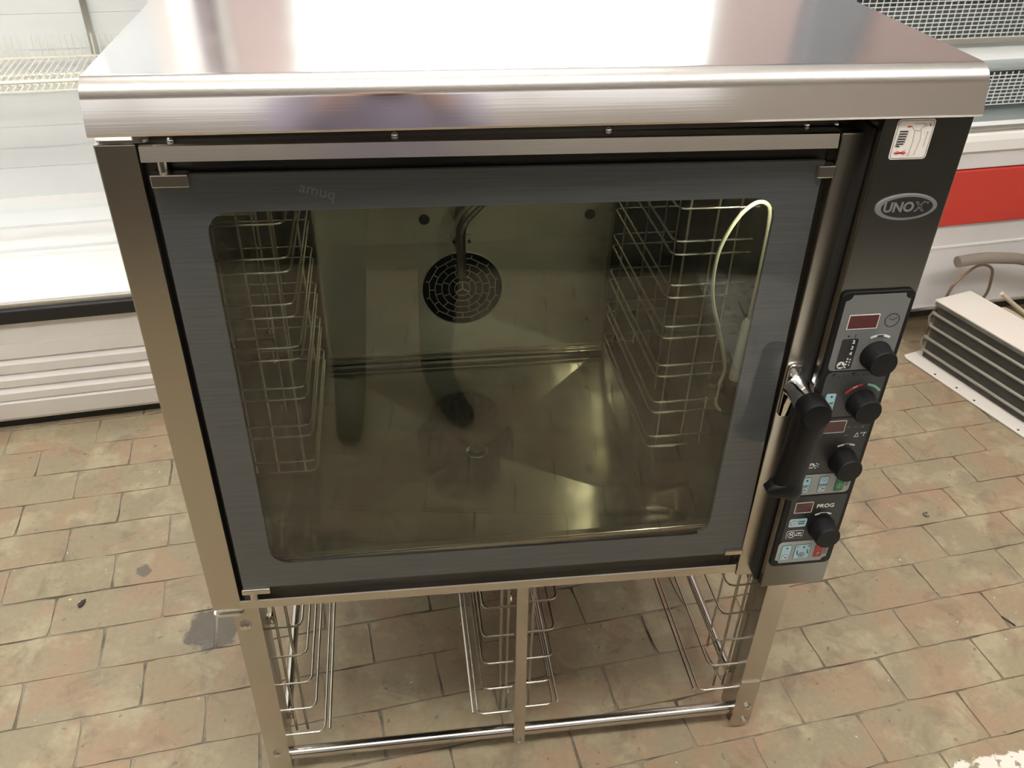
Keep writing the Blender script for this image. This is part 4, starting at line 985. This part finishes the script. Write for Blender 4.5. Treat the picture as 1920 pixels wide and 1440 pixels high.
# small litter on the bricks
def litter(name, prof, h, x, y, rz, mat, label):
    o = MB().prism_z(prof, 0, h).build(name, mat, bevel=0.0008); o.location = (x, y, 0.0006); o.rotation_euler = (0, 0, rz); tag(o, label, 'debris'); return o
litter('leaf_scrap', [(-0.010,-0.003),(-0.004,-0.006),(0.006,-0.004),(0.013,0.001),(0.006,0.005),(-0.006,0.005)], 0.003, -0.400, 0.462, R(60), 'debris', 'dark brown scrap on the bricks left of the oven')
litter('bent_clip', [(0.008*math.cos(R(a)), 0.008*math.sin(R(a))) for a in range(-130, 131, 20)]+[(0.004*math.cos(R(a)), 0.004*math.sin(R(a))) for a in range(130, -131, -20)], 0.003, 1.477, 0.512, R(170), 'debris_grey', 'small grey open ring on the bricks right of the oven')
litter('dark_splinter', [(-0.016,-0.0012),(0.014,-0.002),(0.016,0.0),(0.012,0.002),(-0.014,0.0015)], 0.002, 1.480, 0.194, R(-62), 'debris', 'thin black splinter on the bricks at the right edge')

# ------------------------------------------------------------------ the photographer, seen only as a reflection in the glass
def skin_body():
    V, E, RD = [], [], []
    def add(p, r, par=None):
        V.append(p); RD.append(r if isinstance(r, tuple) else (r, r))
        if par is not None: E.append((par, len(V)-1))
        return len(V)-1
    pel = add((0.24, -1.16, 0.94), (0.155, 0.12))
    wst = add((0.245, -1.165, 1.10), (0.14, 0.105), pel); chs = add((0.25, -1.16, 1.28), (0.165, 0.115), wst); shl = add((0.255, -1.155, 1.42), (0.12, 0.085), chs)
    nk = add((0.258, -1.145, 1.50), 0.055, shl); hd0 = add((0.262, -1.125, 1.57), (0.070, 0.080), nk); hd1 = add((0.263, -1.115, 1.65), (0.078, 0.095), hd0); hd2 = add((0.263, -1.125, 1.72), (0.060, 0.072), hd1)
    # legs: left foot square, right foot stepped out and turned
    lh = add((0.135, -1.15, 0.88), 0.095, pel); lk = add((0.110, -1.10, 0.50), 0.064, lh); la = add((0.098, -1.085, 0.11), 0.045, lk)
    rh = add((0.345, -1.15, 0.88), 0.095, pel); rk_ = add((0.345, -1.12, 0.50), 0.064, rh); ra = add((0.322, -1.125, 0.11), 0.045, rk_)
    lf = add((0.097, -1.02, 0.055), 0.042, la); lf2 = add((0.099, -0.90, 0.038), 0.034, lf)
    rf = add((0.352, -1.055, 0.055), 0.042, ra); rf2 = add((0.402, -0.955, 0.038), 0.034, rf)
    # arms held forward to the phone
    for sg, hx in ((-1, 0.235), (1, 0.325)):
        s_ = add((0.255+sg*0.17, -1.155, 1.40), 0.055, shl); e_ = add((0.255+sg*0.205, -1.06, 1.16), 0.044, s_); w_ = add((hx+sg*0.05, -0.935, 1.33), 0.030, e_)
        h_ = add((hx+sg*0.035, -0.905, 1.375), (0.030, 0.018), w_)
        for k in range(4):
            a = add((hx+sg*(0.022-0.004*k), -0.880, 1.395-0.017*k), 0.0085, h_); b_ = add((hx+sg*(0.000), -0.868, 1.398-0.017*k), 0.0080, a)
        t_ = add((hx+sg*0.030, -0.890, 1.415), 0.0095, h_); add((hx+sg*0.010, -0.893, 1.430), 0.0085, t_)
    me = bpy.data.meshes.new('person'); me.from_pydata(V, E, []); o = bpy.data.objects.new('person', me); col.objects.link(o)
    sk_ = o.modifiers.new('skin', 'SKIN'); sk_.use_smooth_shade = True
    for i, r in enumerate(RD): me.skin_vertices[0].data[i].radius = r
    me.skin_vertices[0].data[0].use_root = True
    ss = o.modifiers.new('sub', 'SUBSURF'); ss.levels = 2; ss.render_levels = 2
    dg = bpy.context.evaluated_depsgraph_get(); dg.update()
    m2 = bpy.data.meshes.new_from_object(o.evaluated_get(dg)); bpy.data.objects.remove(o)
    m2.materials.clear()
    for k in ('cloth', 'trousers', 'shoe', 'skin'): m2.materials.append(M[k])
    for p in m2.polygons:
        c_ = p.center
        if c_.z > 1.50 or (c_.y > -0.93 and c_.z > 1.2): p.material_index = 3
        elif c_.z < 0.10: p.material_index = 2
        elif c_.z < 0.98: p.material_index = 1
        else: p.material_index = 0
        p.use_smooth = True
    m2.name = 'person'
    return m2
pm = skin_body()
org = Vector((0.24, -1.08, 0)); pm.transform(Matrix.Translation(-org))
zmin = min(v.co.z for v in pm.vertices)
per = link('person', pm); per.location = org-Vector((0, 0, zmin))
tag(per, 'person in dark trousers, lilac grey top and black shoes, mirrored in the oven glass', 'person')
hair = MB().lathe([(0.02, -0.075), (0.070, -0.05), (0.086, 0.0), (0.080, 0.04), (0.05, 0.075), (0.01, 0.088)], (0.263-org.x, -1.150-org.y, 1.68), (0, 0.15, 1), 20).build('hair', 'hair', per, smooth=True)
for sg in (-1, 1):
    MB().lathe([(0.003, 0), (0.009, 0.003), (0.006, 0.007)], (0.263+sg*0.031-org.x, -1.030-org.y, 1.655), (0, 1, 0), 12).build('eye', 'white', per, smooth=True)
MB().tube([(0.263-org.x, -1.025-org.y, 1.66), (0.263-org.x, -1.008-org.y, 1.625), (0.263-org.x, -1.025-org.y, 1.615)], 0.010, 8).build('nose', 'skin', per, smooth=True)
ph = MB().box(-0.038, 0.038, -0.004, 0.004, -0.075, 0.075).build('phone', 'black', bevel=0.002); ph.location = (0.281, -0.862, 1.372); ph.rotation_euler = (R(-35), 0, R(-8.7))
tag(ph, 'black phone held up in both hands by the person', 'phone')
